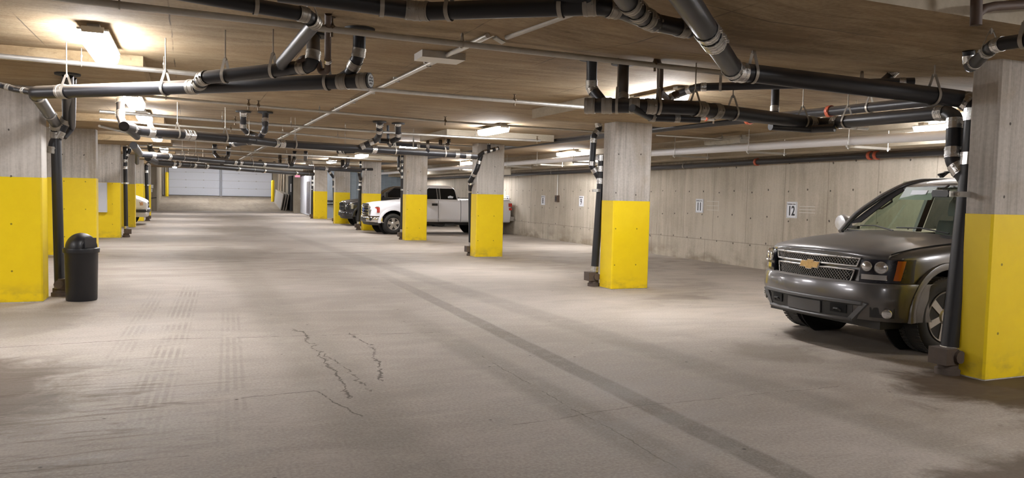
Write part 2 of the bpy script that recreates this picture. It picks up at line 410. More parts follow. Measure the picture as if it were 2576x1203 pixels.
for i, y in enumerate(LY):
    w = ('largest left column, its yellow base cut off by the left picture edge, behind the bin',
         'wide yellow and grey column directly behind the black bin, second on the left side',
         'left column with a white panel fixed on its yellow base, third on the left side',
         'narrow visible yellow and grey column just left of the white van',
         'distant yellow and grey column directly behind the white van',
         'farthest left column, a sliver of yellow beside the black riser behind the van')[i]
    column(-3.55, -1.79 if i == 0 else -1.925, y, y + .45, 2.85, (1.655, 1.74, 1.69, 1.69, 1.74, 1.74)[i], w, 'yellow-footed columns left of the aisle')

# left ramp wall: a concrete pier whose side runs up the ramp, with conduit and small box
o = struct('wall_pier_left', MB().box(-2.72, -2.0, 58.2, 71, 0, 3.75), M['wall2'])
o = MB().box(-2.4, -2.22, 58.1, 58.2, 1.55, 1.78).box(-2.42, -2.27, 58.12, 58.2, 1.28, 1.5).build('electrical_box', M['galv'])
tag(o, 'pair of small grey electrical boxes on the concrete pier left of the ramp', 'electrical box')
o = MB().bar((-2.42, 58.12, .86), (-2.02, 58.12, .9), .04, .05).bar((-2.42, 58.12, .6), (-2.42, 58.12, .88), .04, .05).build('steel_bracket', M['seal'])
tag(o, 'dark bent steel bracket low on the concrete pier left of the ramp', 'bracket')

# back wall of the ramp with its two sectional garage doors
mb = MB().box(-2.0, -1.55, 70, 70.3, .9, 3.8).box(6.75, 7.1, 70, 70.3, .9, 3.8).box(-1.55, 6.75, 70, 70.3, 3.6, 3.8)
struct('wall_back', mb, M['wall2'])
struct('trim_1', MB().box(2.46, 2.52, 69.9, 70.0, 1.0, 3.6).box(2.57, 2.62, 69.9, 70, 1.0, 3.6), M['white_door'])
struct('trim_2', MB().box(2.49, 2.6, 69.95, 70.05, 1.0, 3.6), M['seal'])
for k, (x0, x1) in enumerate(((-1.5, 2.44), (2.64, 6.70))):
    d = MB()
    z = 1.03
    for j in range(4):
        d.box(x0, x1, 70.0, 70.06, z + .008, z + .63); z += .64
    do = struct('door_%d' % (k + 1), d, M['white_door'])
    for j in range(1, 4):
        for fx in (.33, .68): MB().box(x0 + (x1 - x0) * fx - .05, x0 + (x1 - x0) * fx + .05, 69.97, 70, 1.03 + .64 * j - .03, 1.03 + .64 * j + .04).build('hinge', M['steel_grey'], do)
    MB().box(x0, x1, 69.97, 70.05, .98, 1.035).build('bottom_seal', M['seal'], do)
    MB().box(x0, x1, 70.02, 70.07, 1.03, 3.6).build('seam_backing', M['steel_grey'], do)
struct('wall_ramp_right', MB().box(7.1, 7.3, 58.6, 71, 0, 3.75), M['wall2'])
struct('trim_3', MB().box(-1.98, -1.86, 69.6, 69.9, 1, 3.6).box(-1.8, -1.72, 69.7, 69.95, 1, 3.6), M['galv_dull'])
# exit wall, doorway and the white door
struct('wall_exit', MB().box(7.0, 7.5, 57.2, 57.6, 0, 3.0).box(7.12, 7.5, 57.6, 58.6, 2.5, 3.0), M['wall2'])
dw = struct('door_3', MB().box(7.02, 7.1, 58.6, 60.9, .1, 2.7), M['black_void'])  # black slab; the doorway's darkness is put into its colour
MB().box(6.99, 7.02, 58.9, 59.2, 1.5, 2.1).build('door_notice', M['white_paint'], dw)
dd = MB(); dd.hexa([(7.44, 57.15, .03), (7.04, 48.4, .03), (7.12, 48.4, .03), (7.52, 57.15, .03), (7.44, 57.15, 2.62), (7.04, 48.4, 2.62), (7.12, 48.4, 2.62), (7.52, 57.15, 2.62)])
dr = struct('door_4', dd, M['pale_door'])
def on(y, off=-.012): return 7.04 + (y - 48.4) / 8.75 * .4 + off
w = MB(); w.hexa([(on(52.3), 52.3, .12), (on(50.1), 50.1, .12), (on(50.1) + .03, 50.1, .12), (on(52.3) + .03, 52.3, .12), (on(52.3), 52.3, 2.2), (on(50.1), 50.1, 2.2), (on(50.1) + .03, 50.1, 2.2), (on(52.3) + .03, 52.3, 2.2)])
w.build('window_pane', plain('dull_window_grey', (.18, .18, .23), .2), dr)
MB().cyl((on(56.6), 56.6, 1.02), (on(56.6) - .06, 56.6, 1.02), .05).build('door_knob', M['galv'], dr)
dw = struct('door_5', MB().box(7.62, 8.25, 46.93, 46.985, 0, 2.72), plain('blue_grey_door', (.40, .47, .56), .5))
MB().box(7.68, 8.05, 46.86, 46.93, .98, 1.05).box(7.68, 8.05, 46.87, 46.93, .78, .83).build('push_bar', M['black_void'], dw)
# fire-exit lamp box
e = MB().box(7.03, 7.4, 57.0, 57.16, 2.56, 2.82).build('exit_sign', M['white_paint']); tag(e, 'small glowing pink red exit sign on the pier by the white door', 'sign')
MB().box(7.05, 7.38, 56.99, 57.0, 2.58, 2.80).build('lit_panel', glow('exit_pink', (1, .10, .30), 1.0), e)
def text(body, size, loc, rot, m, parent, name='lettering', depth=.002):
    c = D.curves.new(name, 'FONT'); c.body = body; c.size = size; c.offset = size * .022 if size > .1 else 0; c.extrude = depth; c.align_x = 'CENTER'; c.align_y = 'CENTER'
    c.resolution_u = 3
    o = D.objects.new(name, c); COL.objects.link(o)
    bpy.context.view_layer.update()
    me = D.meshes.new_from_object(o.evaluated_get(bpy.context.evaluated_depsgraph_get())); D.objects.remove(o)
    me.materials.clear(); me.materials.append(m)
    o = D.objects.new(name, me); COL.objects.link(o); o.location = loc; o.rotation_euler = rot
    if parent: o.parent = parent
    return o
M['red_ink'] = glow('exit_red', (.5, .0, .06), .5)
text('EXIT', .17, (7.215, 56.986, 2.69), (R(90), 0, 0), M['red_ink'], e)
# bollards
for x, y, z0, z1, lab in ((-1.62, 68.9, .9, 2.87, 'tall yellow bollard left of the left garage door'), (6.42, 66.3, .66, 2.42, 'yellow bollard right of the right garage door')):
    o = MB().lathe([(.13, z0), (.13, z1 - .06), (.1, z1), (.02, z1 + .02)], (x, y, 0), n=18).build('bollard', M['yellow']); tag(o, lab, 'bollard')
# boards and framed screens leaning on the ramp wall
M['board'] = plain('raw_board', (.40, .33, .24), .8, 0, .3, 3)
M['screen'] = plain('grey_screen_mesh', (.42, .40, .38), .8, 0, .2, 20)
M['frame_grey'] = plain('bare_metal_frame', (.5, .46, .4), .5, .3)
for k, (y, w, h, lab) in enumerate(((66.9, .5, 2.5, 'pale board leaning upright beside the right bollard'), (65.4, .55, 2.7, 'middle pale board leaning upright behind the framed screens'), (63.4, .5, 2.6, 'pale board leaning upright nearest the black doorway'))):
    b = max(0, (y - 59.2) / 10.8)
    o = MB().hexa([(6.95, y, b), (7.0, y, b), (7.0, y + w, b + .03), (6.95, y + w, b + .03), (7.02, y, b + h), (7.07, y, b + h), (7.07, y + w, b + h), (7.02, y + w, b + h)]).build('leaning_board', M['board']); tag(o, lab, 'board')
for k in range(3):
    ox = .17 * k; y0, y1 = 60.3 - k * .1, 65.8 - k * .8
    z0, z1 = (y0 - 59.2) / 10.8 + .03, (y1 - 59.2) / 10.8 + .03
    g = lambda y, z, t, o_=ox: (6.42 + o_ + z * .12 + t, y, z)
    pn = MB().prism([g(y0, z0, 0), g(y1, z1, 0), g(y1, z1 + 1.0, 0), g(y0 - .6, z0 + 1.18, 0)], (.02, 0, 0)).build('framed_screen', M['screen'])
    tag(pn, ('grey mesh screen in a pale frame leaning at the foot of the ramp, front one', 'middle one of the leaning framed screens beside the black doorway', 'rearmost leaning framed screen against the ramp wall')[k], 'screen', 'framed screens leaning by the ramp')
    c = [g(y0, z0, -.01), g(y1, z1, -.01), g(y1, z1 + 1.0, -.01), g(y0 - .6, z0 + 1.18, -.01)]
    f = MB()
    for i in range(4): f.bar(c[i], c[(i + 1) % 4], .06, .06)
    f.build('screen_frame', M['frame_grey'], pn)

# ---------------------------------------------------------------- fluorescent ceiling fixtures
M['lamp'] = glow('fluorescent_lens', (.985, .975, 1.0), LAMP)
M['lamp_weak'] = glow('weak_fluorescent_lens', (.985, .975, 1.0), LAMP * .55)
M['lens_off'] = plain('unlit_acrylic_lens', (.55, .54, .5), .3)
def fixture(x, y, label, L=1.25, z=3.0, lit=True, gap=.05, m=None):
    mb = MB(); mb.box(-.125, .125, -L / 2, L / 2, -gap - .018, -gap)
    for e in (-.42, .42): mb.box(-.05, .05, e * L - .05, e * L + .05, -gap, 0)
    o = mb.build('fluorescent_fixture', M['galv_dull']); o.location = (x, y, z); tag(o, label, 'ceiling light', 'fluorescent fixtures')
    p = [(-.112, -gap - .012), (-.122, -gap - .05), (-.10, -gap - .115), (0, -gap - .125), (.10, -gap - .115), (.122, -gap - .05), (.112, -gap - .012)]
    l = MB(); l.rings([[(a, -L / 2 + .03, b) for a, b in p], [(a, L / 2 - .03, b) for a, b in p]])
    l.build('lens', m or (M['lamp'] if lit else M['lens_off']), o, smooth=20)
    for s in (-1, 1):
        MB().box(-.09, .09, s * L / 2 - .014, s * L / 2 + .014, -gap - .04, -gap + .012).build('end_cap', M['galv_dull'], o)
    return o
for i, (y, L) in enumerate(((8.45, 1.3), (13.6, 1.3), (16.5, 1.25), (22.8, 1.25), (29.7, 1.25), (36.3, 1.25), (43.0, 1.25), (51.5, 1.25))):
    w = ['bright fluorescent light at upper left, nearest the camera, above the capped drain pipe', 'lit fluorescent fixture below the near left drain pipe, second in the left row', 'third lit ceiling light of the left row, above the second drain run'][i] if i < 3 else '%s lit ceiling light of the left row, far down the aisle' % ORD[i]
    fixture(-.78, y, w, L)
for i, y in enumerate((8.9, 14.9, 21.5, 28.0, 34.4, 41.0, 46.3, 53.0)):
    w = ['lit fixture hidden behind the black drain at right, glowing on the ceiling', 'bright fluorescent light left of the column by the white pickup bed', 'lit ceiling light above the far drain run, left of the pickup cab column'][i] if i < 3 else '%s lit ceiling light of the right row, far down the aisle' % ORD[i]
    fixture(5.8, y, w, 1.25)
for i, (x, y, z, lit, w) in enumerate(((10.7, 8.25, 2.86, True, 'lit fluorescent fixture behind the black pipe elbow above the dark grey SUV'), (10.6, 13.5, 2.93, False, 'unlit double strip fixture over the parking bay above sign 12'),
        (10.75, 21.2, 3.0, True, 'lit fixture over the parking bay between signs 8 and 9'), (10.75, 30.5, 3.0, True, 'lit fixture over the bay behind the white pickup cab'), (10.75, 39.5, 3.0, True, 'farthest lit fixture over the right parking bay'))):
    fixture(x, y, w, 1.25, z, lit)
for x, y, w in ((-5.6, 9, 'lamp over the near left parking bay'), (-5.6, 22, 'lamp over the middle left parking bay'), (-5.6, 36, 'lamp over the far left parking bay'), (6.3, .6, 'lamp over the aisle behind the camera at right'), (-.8, -2.0, 'lamp over the aisle behind the camera at left'), (10.75, 1.2, 'lamp over the bay behind the camera')):
    fixture(x, y, w + ', out of the picture', m=M['lamp_weak'] if y < 0 else None)
M['lamp'] = glow('added_ramp_lamp_lens', (.985, .975, 1.0), LAMP * .8)  # lens of unseen lamps added to brighten the ramp and garage doors
for x, y, w in ((.4, 66.2, 'added unseen lamp high above the ramp before the left garage door'), (4.7, 66.2, 'added unseen lamp high above the ramp before the right garage door'), (2.6, 61.5, 'added unseen lamp high over the foot of the ramp')): fixture(x, y, w, 1.3, 3.75)

# ---------------------------------------------------------------- parking signs and the wall outlet
M['sign_white'] = plain('white_sign_sheet', (.80, .82, .86), .4, 0, .03)
M['ink'] = plain('black_ink', (.012, .012, .016), .5)
for num, y, z, lab in (('7', 29.5, 1.40, 'white parking sign 7 by the pickup tailgate on the right wall'), ('8', 26.03, 1.43, 'white parking stall sign with number 8 on the concrete wall'), ('9', 23.0, 1.436, 'white parking stall sign with number 9 on the concrete wall'), ('11', 16.49, 1.414, 'white parking stall sign with number 11 on the concrete wall'), ('12', 13.18, 1.39, 'white parking stall sign with number 12 on the concrete wall')):
    s = MB().box(12.185, 12.2, y - .155, y + .155, z - .178, z + .178).build('parking_sign', M['sign_white']); tag(s, lab + '', 'sign', 'parking stall signs')
    MB().box(12.183, 12.186, y - .143, y + .143, z - .166, z - .162).box(12.183, 12.186, y - .143, y + .143, z + .162, z + .166).box(12.183, 12.186, y - .143, y - .139, z - .166, z + .166).box(12.183, 12.186, y + .139, y + .143, z - .166, z + .166).build('border_line', M['ink'], s)
    nt = text(num, .27, (12.182, y, z - .03), (R(90), 0, R(-90)), M['ink'], s, 'stall_number'); nt.scale = (.78, 1.08, 1)
    text('PARKING STALL', .034, (12.182, y, z + .125), (R(90), 0, R(-90)), M['ink'], s, 'heading')
# torn glue marks of old signs beside 11 and 12
for y, z, s_ in ((15.95, 1.42, 1), (12.72, 1.40, .6)):
    mb = MB()
    for k in (-1, 0, 1): mb.quad([(12.196, y + .24, z + k * .11 * s_), (12.196, y - .22, z + k * .11 * s_), (12.196, y - .22, z + k * .11 * s_ + .014), (12.196, y + .24, z + k * .11 * s_ + .014)])
    if s_ == 1: mb.quad([(12.196, y - .22, z - .13), (12.196, y - .24, z - .13), (12.196, y - .24, z + .13), (12.196, y - .22, z + .13)])
    o = mb.build('glue_mark', plain('dried_white_glue', (.62, .60, .55), .7)); tag(o, 'white dried glue outline on the wall right of sign 11' if s_ == 1 else 'faint dried glue lines on the wall right of sign 12', 'mark')
o = MB().box(12.1, 12.2, 24.68, 24.86, 1.38, 1.62).build('outlet_box', plain('brown_outlet_box', (.10, .065, .045), .6)); tag(o, 'small brown outlet box with conduit on the wall between signs 8 and 9', 'outlet')
MB().tube(fillet([(12.16, 24.78, 1.6), (12.16, 24.78, 2.6), (11.2, 24.78, 2.66)], .1), .016, 8).build('conduit', M['galv'], o)
MB().box(12.09, 12.1, 24.73, 24.81, 1.43, 1.57).build('socket_face', M['ink'], o)
# white cabinet on the third left column
o = MB().box(-2.66, -2.27, 26.14, 26.325, .79, 1.685).build('breaker_cabinet', M['pale_door']); tag(o, 'white electrical panel fixed on the yellow base of the third left column', 'cabinet')
MB().box(-2.60, -2.30, 26.132, 26.14, .82, 1.65).build('panel_door', M['pale_door'], o)
MB().box(-2.53, -2.51, 26.12, 26.135, .78, 1.2).box(-2.53, -2.51, 26.12, 26.135, 1.25, 1.5).build('pull_rod', M['steel_grey'], o)
# ---------------------------------------------------------------- black bin
M['bin'] = plain('black_plastic', (.011, .011, .013), .42, 0, .2)
b = empty('trash_can', (-1.345, 11.9, 0), 'black round trash can with domed lid beside the left yellow column', 'trash can')
mb = MB(); mb.lathe([(.0, 0), (.185, 0), (.192, .02), (.205, .66), (.212, .67), (.212, .70), (.0, .70)], (0, 0, 0), n=40); mb.build('barrel', M['bin'], b)
mb = MB(); mb.lathe([(.222, .655), (.226, .70), (.222, .715), (.205, .72)], (0, 0, 0), n=40); mb.build('rim', M['bin'], b)
mb = MB(); n = 40; prof = []
dome = []
for i in range(15):
    a = i / 14 * R(90); dome.append((.195 * math.cos(a), .715 + .205 * math.sin(a)))
rs = []
for r_, h in dome:
    ring = []
    for j in range(n):
        th = 2 * math.pi * j / n; x, y = r_ * math.cos(th), r_ * math.sin(th)
        k = x * .8 - y * .6                       # opening faces right and forward
        if k > .135 and h < .86: 
            s_ = .135 / k; x -= (k - .135) * .8; y += (k - .135) * .6
        ring.append((x, y, h))
    rs.append(ring)
mb.rings(rs, 0, False); mb.build('domed_lid', M['bin'], b)
mb = MB(); mb.box(-.01, .01, -.1, .1, 0, .13); f = mb.build('swing_flap', plain('worn_black_plastic', (.03, .03, .034), .35), b); f.location = (.116, -.087, .725); f.rotation_euler.z = R(-36.9)

# ---------------------------------------------------------------- hanging pipes
M['iron'] = dusty('black_iron_pipe', (.016, .016, .019), (.20, .155, .11), .42, 0, .75)
M['iron_old'] = plain('rusty_brown_pipe', (.075, .045, .03), .6, 0, .3)
M['clamp'] = plain('stainless_shield_clamp', (.66, .65, .63), .25, .9, .12, 12)
M['clamp_dull'] = plain('dusty_shield_clamp', (.36, .335, .295), .42, .6, .2, 12)
M['rubber'] = plain('rubber_gasket', (.03, .03, .03), .7)
M['red_clamp'] = plain('orange_red_grooved_coupling', (.45, .10, .05), .45)
M['brass'] = plain('dull_brass', (.14, .10, .06), .5, .5)
M['white_pipe'] = dusty('white_plastic_pipe', (.70, .69, .70), (.5, .45, .38), .3, 0, .6)
M['hanger'] = plain('dusty_hanger_steel', (.42, .39, .34), .5, .6)

_pr = [(1.02, -.72), (1.07, -.72), (1.07, -.54), (1.11, -.52), (1.11, -.26), (1.07, -.24), (1.07, .24), (1.11, .26), (1.11, .52), (1.07, .54), (1.07, .72), (1.02, .72)]
CLMS = {}
for nm_, mt_ in (('bright', M['clamp']), ('dull', M['clamp_dull'])):
    _cl = MB(); _n = 26
    _cl.rings([[((r_ + (.022 if j_ % 2 else 0)) * math.cos(2 * math.pi * j_ / _n), (r_ + (.022 if j_ % 2 else 0)) * math.sin(2 * math.pi * j_ / _n), h_) for j_ in range(_n)] for r_, h_ in _pr], 0, False)
    for s_ in (-.45, .45): _cl.box(1.06, 1.3, -.14, .14, s_ * .85 - .12, s_ * .85 + .12)
    CL = _cl.build('coupling', mt_, smooth=0 if nm_ == 'bright' else 38); COL.objects.unlink(CL); CLMS[nm_] = CL.data
_gc = MB().lathe([(1.0, -.45), (1.3, -.45), (1.32, 0), (1.3, .45), (1.0, .45)], (0, 0, 0), n=18, caps=False)
for s_ in (-1, 1): _gc.box(s_ * 1.25 - .2, s_ * 1.25 + .3 * s_ + .2, -.25, .25, -.35, .35)
GC = _gc.build('grooved_coupling', M['red_clamp']); COL.objects.unlink(GC); GCM = GC.data
_fl = MB().lathe([(1.0, -.35), (1.9, -.3), (1.95, 0), (1.0, 0)], (0, 0, 0), n=16, caps=False).build('ceiling_collar', M['rubber']); COL.objects.unlink(_fl); FLM = _fl.data
_hd = MB().lathe([(.028, .03), (.03, -.0), (.018, -.01), (.012, -.035), (.012, -.06), (.03, -.065), (.03, -.07), (.0, -.072)], (0, 0, 0), n=10).lathe([(.012, .0), (.012, .09)], (0, 0, 0), n=8)
HD = _hd.build('sprinkler_head', M['brass']); COL.objects.unlink(HD); HDM = HD.data

def nearest(paths, p):
    p = V(p); best = None
    for path, r in paths:
        for a, b in zip(path, path[1:]):
            a, b = V(a), V(b); d = b - a
            if d.length < 1e-4: continue
            t = max(0, min(1, (p - a).dot(d) / d.length_squared)); q = a + d * t
            k = (q - p).length
            if best is None or k < best[0]: best = (k, q, d.normalized(), r)
    return best[1:]
def inst(me, name, parent, q, d, r):
    o = D.objects.new(name, me); COL.objects.link(o); o.parent = parent
    x, y, z = basis(d); m = Matrix((x, y, z)).transposed().to_4x4()
    o.matrix_local = Matrix.Translation(q) @ m @ Matrix.Diagonal((r, r, r, 1)); return o
def hanger(parent, q, d, r, top, thin=False):
    d = V(d); side = V(-d.y, d.x, 0); side = side.normalized() if side.length > .01 else V(1, 0, 0)
    up = V(0, 0, 1); n = 18; w = .028 if not thin else .012
    rr = r + .006; mb = MB(); loop = []
    pts = []
    for k in range(15):
        a = R(-210 + k * 240 / 14); pts.append(q + side * math.cos(a) * rr + up * math.sin(a) * rr)
    apex = q + up * (r * 2.15 + .02)
    pts = [apex + side * -.012] + pts + [apex + side * .012]
    dd = V(d.x, d.y, 0).normalized() * w / 2 if not thin else V(d.x, d.y, 0).normalized() * w / 2
    outer = [p + (p - q).normalized() * .004 for p in pts]
    mb.rings([[p - dd for p in pts], [p + dd for p in pts]], 0, False, False)
    mb.rings([[p - dd for p in outer], [p + dd for p in outer]], 0, False, False)
    o = mb.build('hanger', M['hanger'], parent, smooth=30)
    MB().cyl(apex - up * .02, V(apex.x, apex.y, top), .0065 if not thin else .005, n=6).cyl(apex - up * .012, apex + up * .012, .013, n=6).build('rod', M['rod'], o)
    return o
def pipe_run(label, paths, coup=(), hang=(), mat='iron', name='drain_pipe', group='black drain runs', top=3.0, collars=(), bend=2.0, heads=(), cat='pipe', red=(), thin=False, n=14, part='branch_pipe', clamps='bright'):
    done = []
    for pts, r in paths: done.append((fillet(pts, r * bend), r))
    root = None
    for path, r in done:
        mb = MB(); mb.tube(path, r, n)
        o = mb.build(name if root is None else part, M[mat], root, smooth=45)
        if root is None: root = tag(o, label, cat, group)
    for p in coup:
        q, d, r = nearest(done, p); inst(CLMS[clamps], 'coupling', root, q, d, r)
    for p in red:
        q, d, r = nearest(done, p); inst(GCM, 'grooved_coupling', root, q, d, r)
    for h in hang:
        q, d, r = nearest(done, h[:3]); hanger(root, q, d, r, top if len(h) < 4 else h[3], thin)
    for p in collars: inst(FLM, 'ceiling_collar', root, V(p), V(0, 0, 1), .07)
    for p in heads:
        q, d, r = nearest(done, p); o = D.objects.new('sprinkler_head', HDM); COL.objects.link(o); o.parent = root; o.location = q + V(0, 0, r)
        if True: o.rotation_euler.x = math.pi; o.location = q + V(0, 0, r + .0)
    return root

# near left run: capped end, two branches and the riser at the nearest left column
A0, A1 = (-1.448, 9.230, 2.500), (1.474, 6.891, 2.550)
RL1 = [(-1.705, 12.42, 2.40), (-1.675, 12.42, .06)]
near_left = pipe_run('thick black drain pipe with printed end cap, hanging across the upper left of the picture',
    [([A1, A0, (-1.70, 12.35, 2.42), (-1.705, 12.42, 2.3), (-1.675, 12.42, .06)], .066),
     ([(1.397, 6.890, 3.000), (1.389, 6.872, 2.760), (1.339, 7.022, 2.620), (1.249, 7.111, 2.550)], .055),
     ([(0.090, 7.899, 2.530), (0.128, 7.672, 2.570), (0.857, 7.195, 2.650), (0.998, 7.035, 2.660), (1.008, 6.964, 2.740), (1.061, 7.343, 3.000)], .06),
     ([(0.800, 7.299, 2.660), (0.760, 7.122, 2.680), (0.854, 5.816, 2.780), (0.768, 5.667, 2.800), (0.137, 5.584, 2.820), (-0.334, 5.524, 2.840)], .05),
     ([(-1.282, 10.246, 2.846), (-1.559, 12.420, 2.514), (-1.731, 12.420, 2.135), (-1.742, 12.420, 2.047)], .066),
     ([(-1.275, 10.585, 2.846), (-1.528, 12.600, 2.380), (-1.620, 12.500, 2.240)], .045),
     ([(-1.460, 9.238, 2.500), (-1.648, 9.421, 2.540), (-1.797, 9.474, 2.580), (-1.973, 9.327, 2.620)], .032)],
    coup=[(-1.445, 9.483, 2.500), (-1.195, 8.984, 2.510), (0.015, 8.007, 2.530), (0.148, 7.833, 2.530), (0.105, 7.666, 2.560), (1.223, 6.963, 2.550), (1.396, 6.857, 2.550), (1.386, 6.825, 2.780), (1.364, 6.916, 2.660), (0.841, 5.786, 2.790), (0.766, 7.237, 2.680), (0.787, 7.277, 2.670),
          (0.950, 7.112, 2.660), (1.002, 6.923, 2.750), (-1.622, 11.200, 2.570), (-1.748, 12.420, 2.432), (-1.750, 12.420, 2.256), (-1.747, 12.420, 2.024), (-1.740, 12.420, 0.130), (-1.560, 12.420, 2.454), (-1.658, 12.420, 2.271), (0.746, 5.665, 2.800), (-1.718, 9.462, 2.560), (-1.563, 9.336, 2.520)],
    hang=[(-1.186, 8.910, 2.510), (-0.218, 8.214, 2.530), (1.144, 7.120, 2.550), (0.275, 7.497, 2.580), (0.744, 7.362, 2.650), (0.813, 5.731, 2.790), (0.428, 5.600, 2.810)],
    collars=[(1.397, 6.890, 3.000), (1.061, 7.343, 3.000), (-1.282, 10.246, 2.846)], clamps='dull')
cap = MB().cyl(V(A1) - V(.0, .0, 0), V(A1) + (V(A1) - V(A0)).normalized() * .025, .07, n=22).build('end_cap', M['rubber'], near_left)
dcap = (V(A1) - V(A0)).normalized()
cp = MB().cyl(V(A1) + dcap * .024, V(A1) + dcap * .03, .058, n=22).build('cap_face', plain('grey_cap_face', (.30, .30, .28), .6), near_left)
pm = MB(); sd = V(dcap.y, -dcap.x, 0); c0 = V(A1) + dcap * .030
for zz, segs in ((.026, ((-.03, -.008), (.004, .022))), (.0, ((-.04, -.026), (-.018, .034))), (-.026, ((-.026, -.012), (-.004, .026)))):
    for a, b in segs: pm.bar(c0 + sd * a + V(0, 0, zz + .004), c0 + sd * b + V(0, 0, zz - .004), .004, .013)
pm.build('cap_print', M['rubber'], near_left)
tr = pipe_run('thin rusty brown trap pipe looping above the near left drain pipe', [([(1.049, 6.442, 3.000), (1.133, 6.968, 2.620), (1.080, 7.027, 2.610), (1.052, 6.988, 2.720), (0.927, 7.016, 2.720), (0.876, 7.204, 2.660)], .028)], coup=[(1.127, 6.898, 2.730), (0.885, 7.167, 2.680)], mat='iron_old', group=None, bend=1.6)
def footing(x, y, label_parent, s=1.0):
    mb = MB().box(x - .01, x + .15 * s, y - .1, y + .09, .1, .25); mb.cyl((x + .0, y - .13, .175), (x, y - .09, .175), .06, n=10)
    mb.build('cleanout_box', plain_rust, label_parent)
    MB().lathe([(.11, .0), (.11, .05), (.09, .06), (.09, .11)], (x, y, 0), n=14, caps=False).build('base_hub', plain_rust, label_parent)
plain_rust = plain('rust_stained_iron', (.10, .075, .06), .75, 0, .4, 12)
footing(-1.675, 12.42, near_left)

# upper runs crossing the top of the picture
pipe_run('black drain pipe along the top picture edge with paired clamps at its bend',
    [([(0.524, 5.136, 2.800), (0.833, 5.060, 2.780), (1.382, 4.980, 2.750), (1.474, 4.907, 2.745), (2.152, 4.297, 2.720), (2.287, 4.191, 2.720), (2.465, 4.209, 2.720), (2.819, 4.398, 2.720), (3.176, 4.477, 2.720)], .058),
     ([(2.035, 3.617, 2.740), (2.398, 4.028, 2.730), (2.691, 4.302, 2.720), (2.861, 4.414, 2.720)], .062),
     ([(2.287, 4.191, 2.720), (2.222, 4.224, 2.760), (2.070, 4.302, 2.800)], .058)],
    coup=[(1.349, 4.985, 2.750), (1.432, 4.965, 2.750), (2.244, 4.193, 2.720), (2.409, 4.171, 2.720), (2.583, 4.215, 2.720), (2.723, 4.334, 2.720), (2.815, 4.400, 2.720), (3.095, 4.478, 2.720), (2.449, 4.086, 2.730)],
    hang=[(1.159, 5.024, 2.770), (1.548, 4.819, 2.740), (2.117, 4.327, 2.720)], bend=1.5, clamps='dull')
pipe_run('thickest black drain pipe bending down at the right column, hanging across the upper right',
    [([(2.182, 3.349, 2.740), (2.651, 3.798, 2.720), (4.325, 5.425, 2.660), (4.471, 5.411, 2.660), (6.672, 5.050, 2.549), (6.660, 4.930, 2.470), (6.631, 4.930, 1.843), (6.49, 4.93, .06)], .079),
     ([(6.975, 7.151, 2.500), (6.700, 5.250, 2.447), (6.659, 5.120, 2.388), (6.607, 5.080, 1.975), (6.636, 4.950, 1.788), (6.652, 4.950, 1.715)], .07)],
    coup=[(3.177, 4.433, 2.720), (3.319, 4.535, 2.710), (3.428, 4.621, 2.700), (3.363, 4.562, 2.700), (4.188, 5.317, 2.670), (4.367, 5.424, 2.660), (6.634, 5.000, 2.519), (6.639, 4.930, 2.396), (6.656, 4.930, 1.990), (6.645, 4.930, 1.733), (6.597, 4.930, 0.190), (6.622, 5.100, 2.329), (6.611, 5.100, 2.050), (6.606, 5.030, 1.899), (6.682, 5.300, 2.447), (6.923, 6.823, 2.490), (6.961, 7.162, 2.500)],
    hang=[(4.508, 5.439, 2.660), (6.340, 5.120, 2.570), (6.936, 6.643, 2.490)], bend=1.5, top=2.99)
footing(6.49, 4.93, [o for o in COL.objects if o.name.startswith('drain_pipe') and 'thickest' in o.get('label', '')][0], -1.0)
bk = MB().bar((6.28, 4.84, 1.66), (6.72, 4.84, 1.66), .012, .05).bar((6.72, 4.84, 1.66), (6.75, 4.66, 1.66), .012, .05).build('pipe_strap', M['galv'])
tag(bk, 'steel strap clamping the thick black riser to the large right column', 'strap')
MB().cyl((6.34, 4.825, 1.66), (6.34, 4.8, 1.66), .018, n=8).cyl((6.62, 4.825, 1.66), (6.62, 4.8, 1.66), .018, n=8).build('strap_bolt', M['rod'], bk)
pipe_run('black drain run with two ceiling drops before the glowing lamp right of centre',
    [([(3.779, 7.085, 2.500), (4.203, 6.801, 2.500), (4.790, 6.656, 2.500), (6.982, 7.146, 2.500)], .075),
     ([(3.856, 7.128, 3.000), (3.895, 7.190, 2.700), (3.955, 7.060, 2.550), (3.967, 7.038, 2.520)], .056),
     ([(4.284, 7.206, 3.000), (4.109, 6.903, 2.520)], .056),
     ([(4.099, 6.706, 2.460), (4.444, 6.874, 2.400), (4.932, 6.722, 2.400)], .04),
     ([(6.700, 7.610, 2.950), (6.653, 7.557, 2.620), (6.559, 7.366, 2.550)], .05),
     ([(6.167, 7.064, 2.420), (6.763, 7.055, 2.420), (6.862, 6.788, 2.420)], .045)],
    coup=[(3.813, 7.062, 2.500), (3.959, 6.965, 2.500), (4.190, 6.810, 2.500), (4.344, 6.748, 2.500), (3.857, 7.123, 2.730), (3.952, 7.275, 2.660), (4.123, 6.923, 2.600), (4.896, 6.713, 2.500), (5.133, 6.773, 2.500), (6.587, 7.482, 2.720), (6.782, 7.111, 2.500), (4.444, 6.874, 2.400), (4.710, 6.831, 2.400)],
    hang=[(4.043, 6.909, 2.500), (4.429, 6.732, 2.500), (4.820, 6.678, 2.500), (5.404, 6.818, 2.500), (6.634, 7.102, 2.500)], collars=[(3.856, 7.128, 3.000), (4.284, 7.206, 3.000)], bend=1.3, clamps='dull')
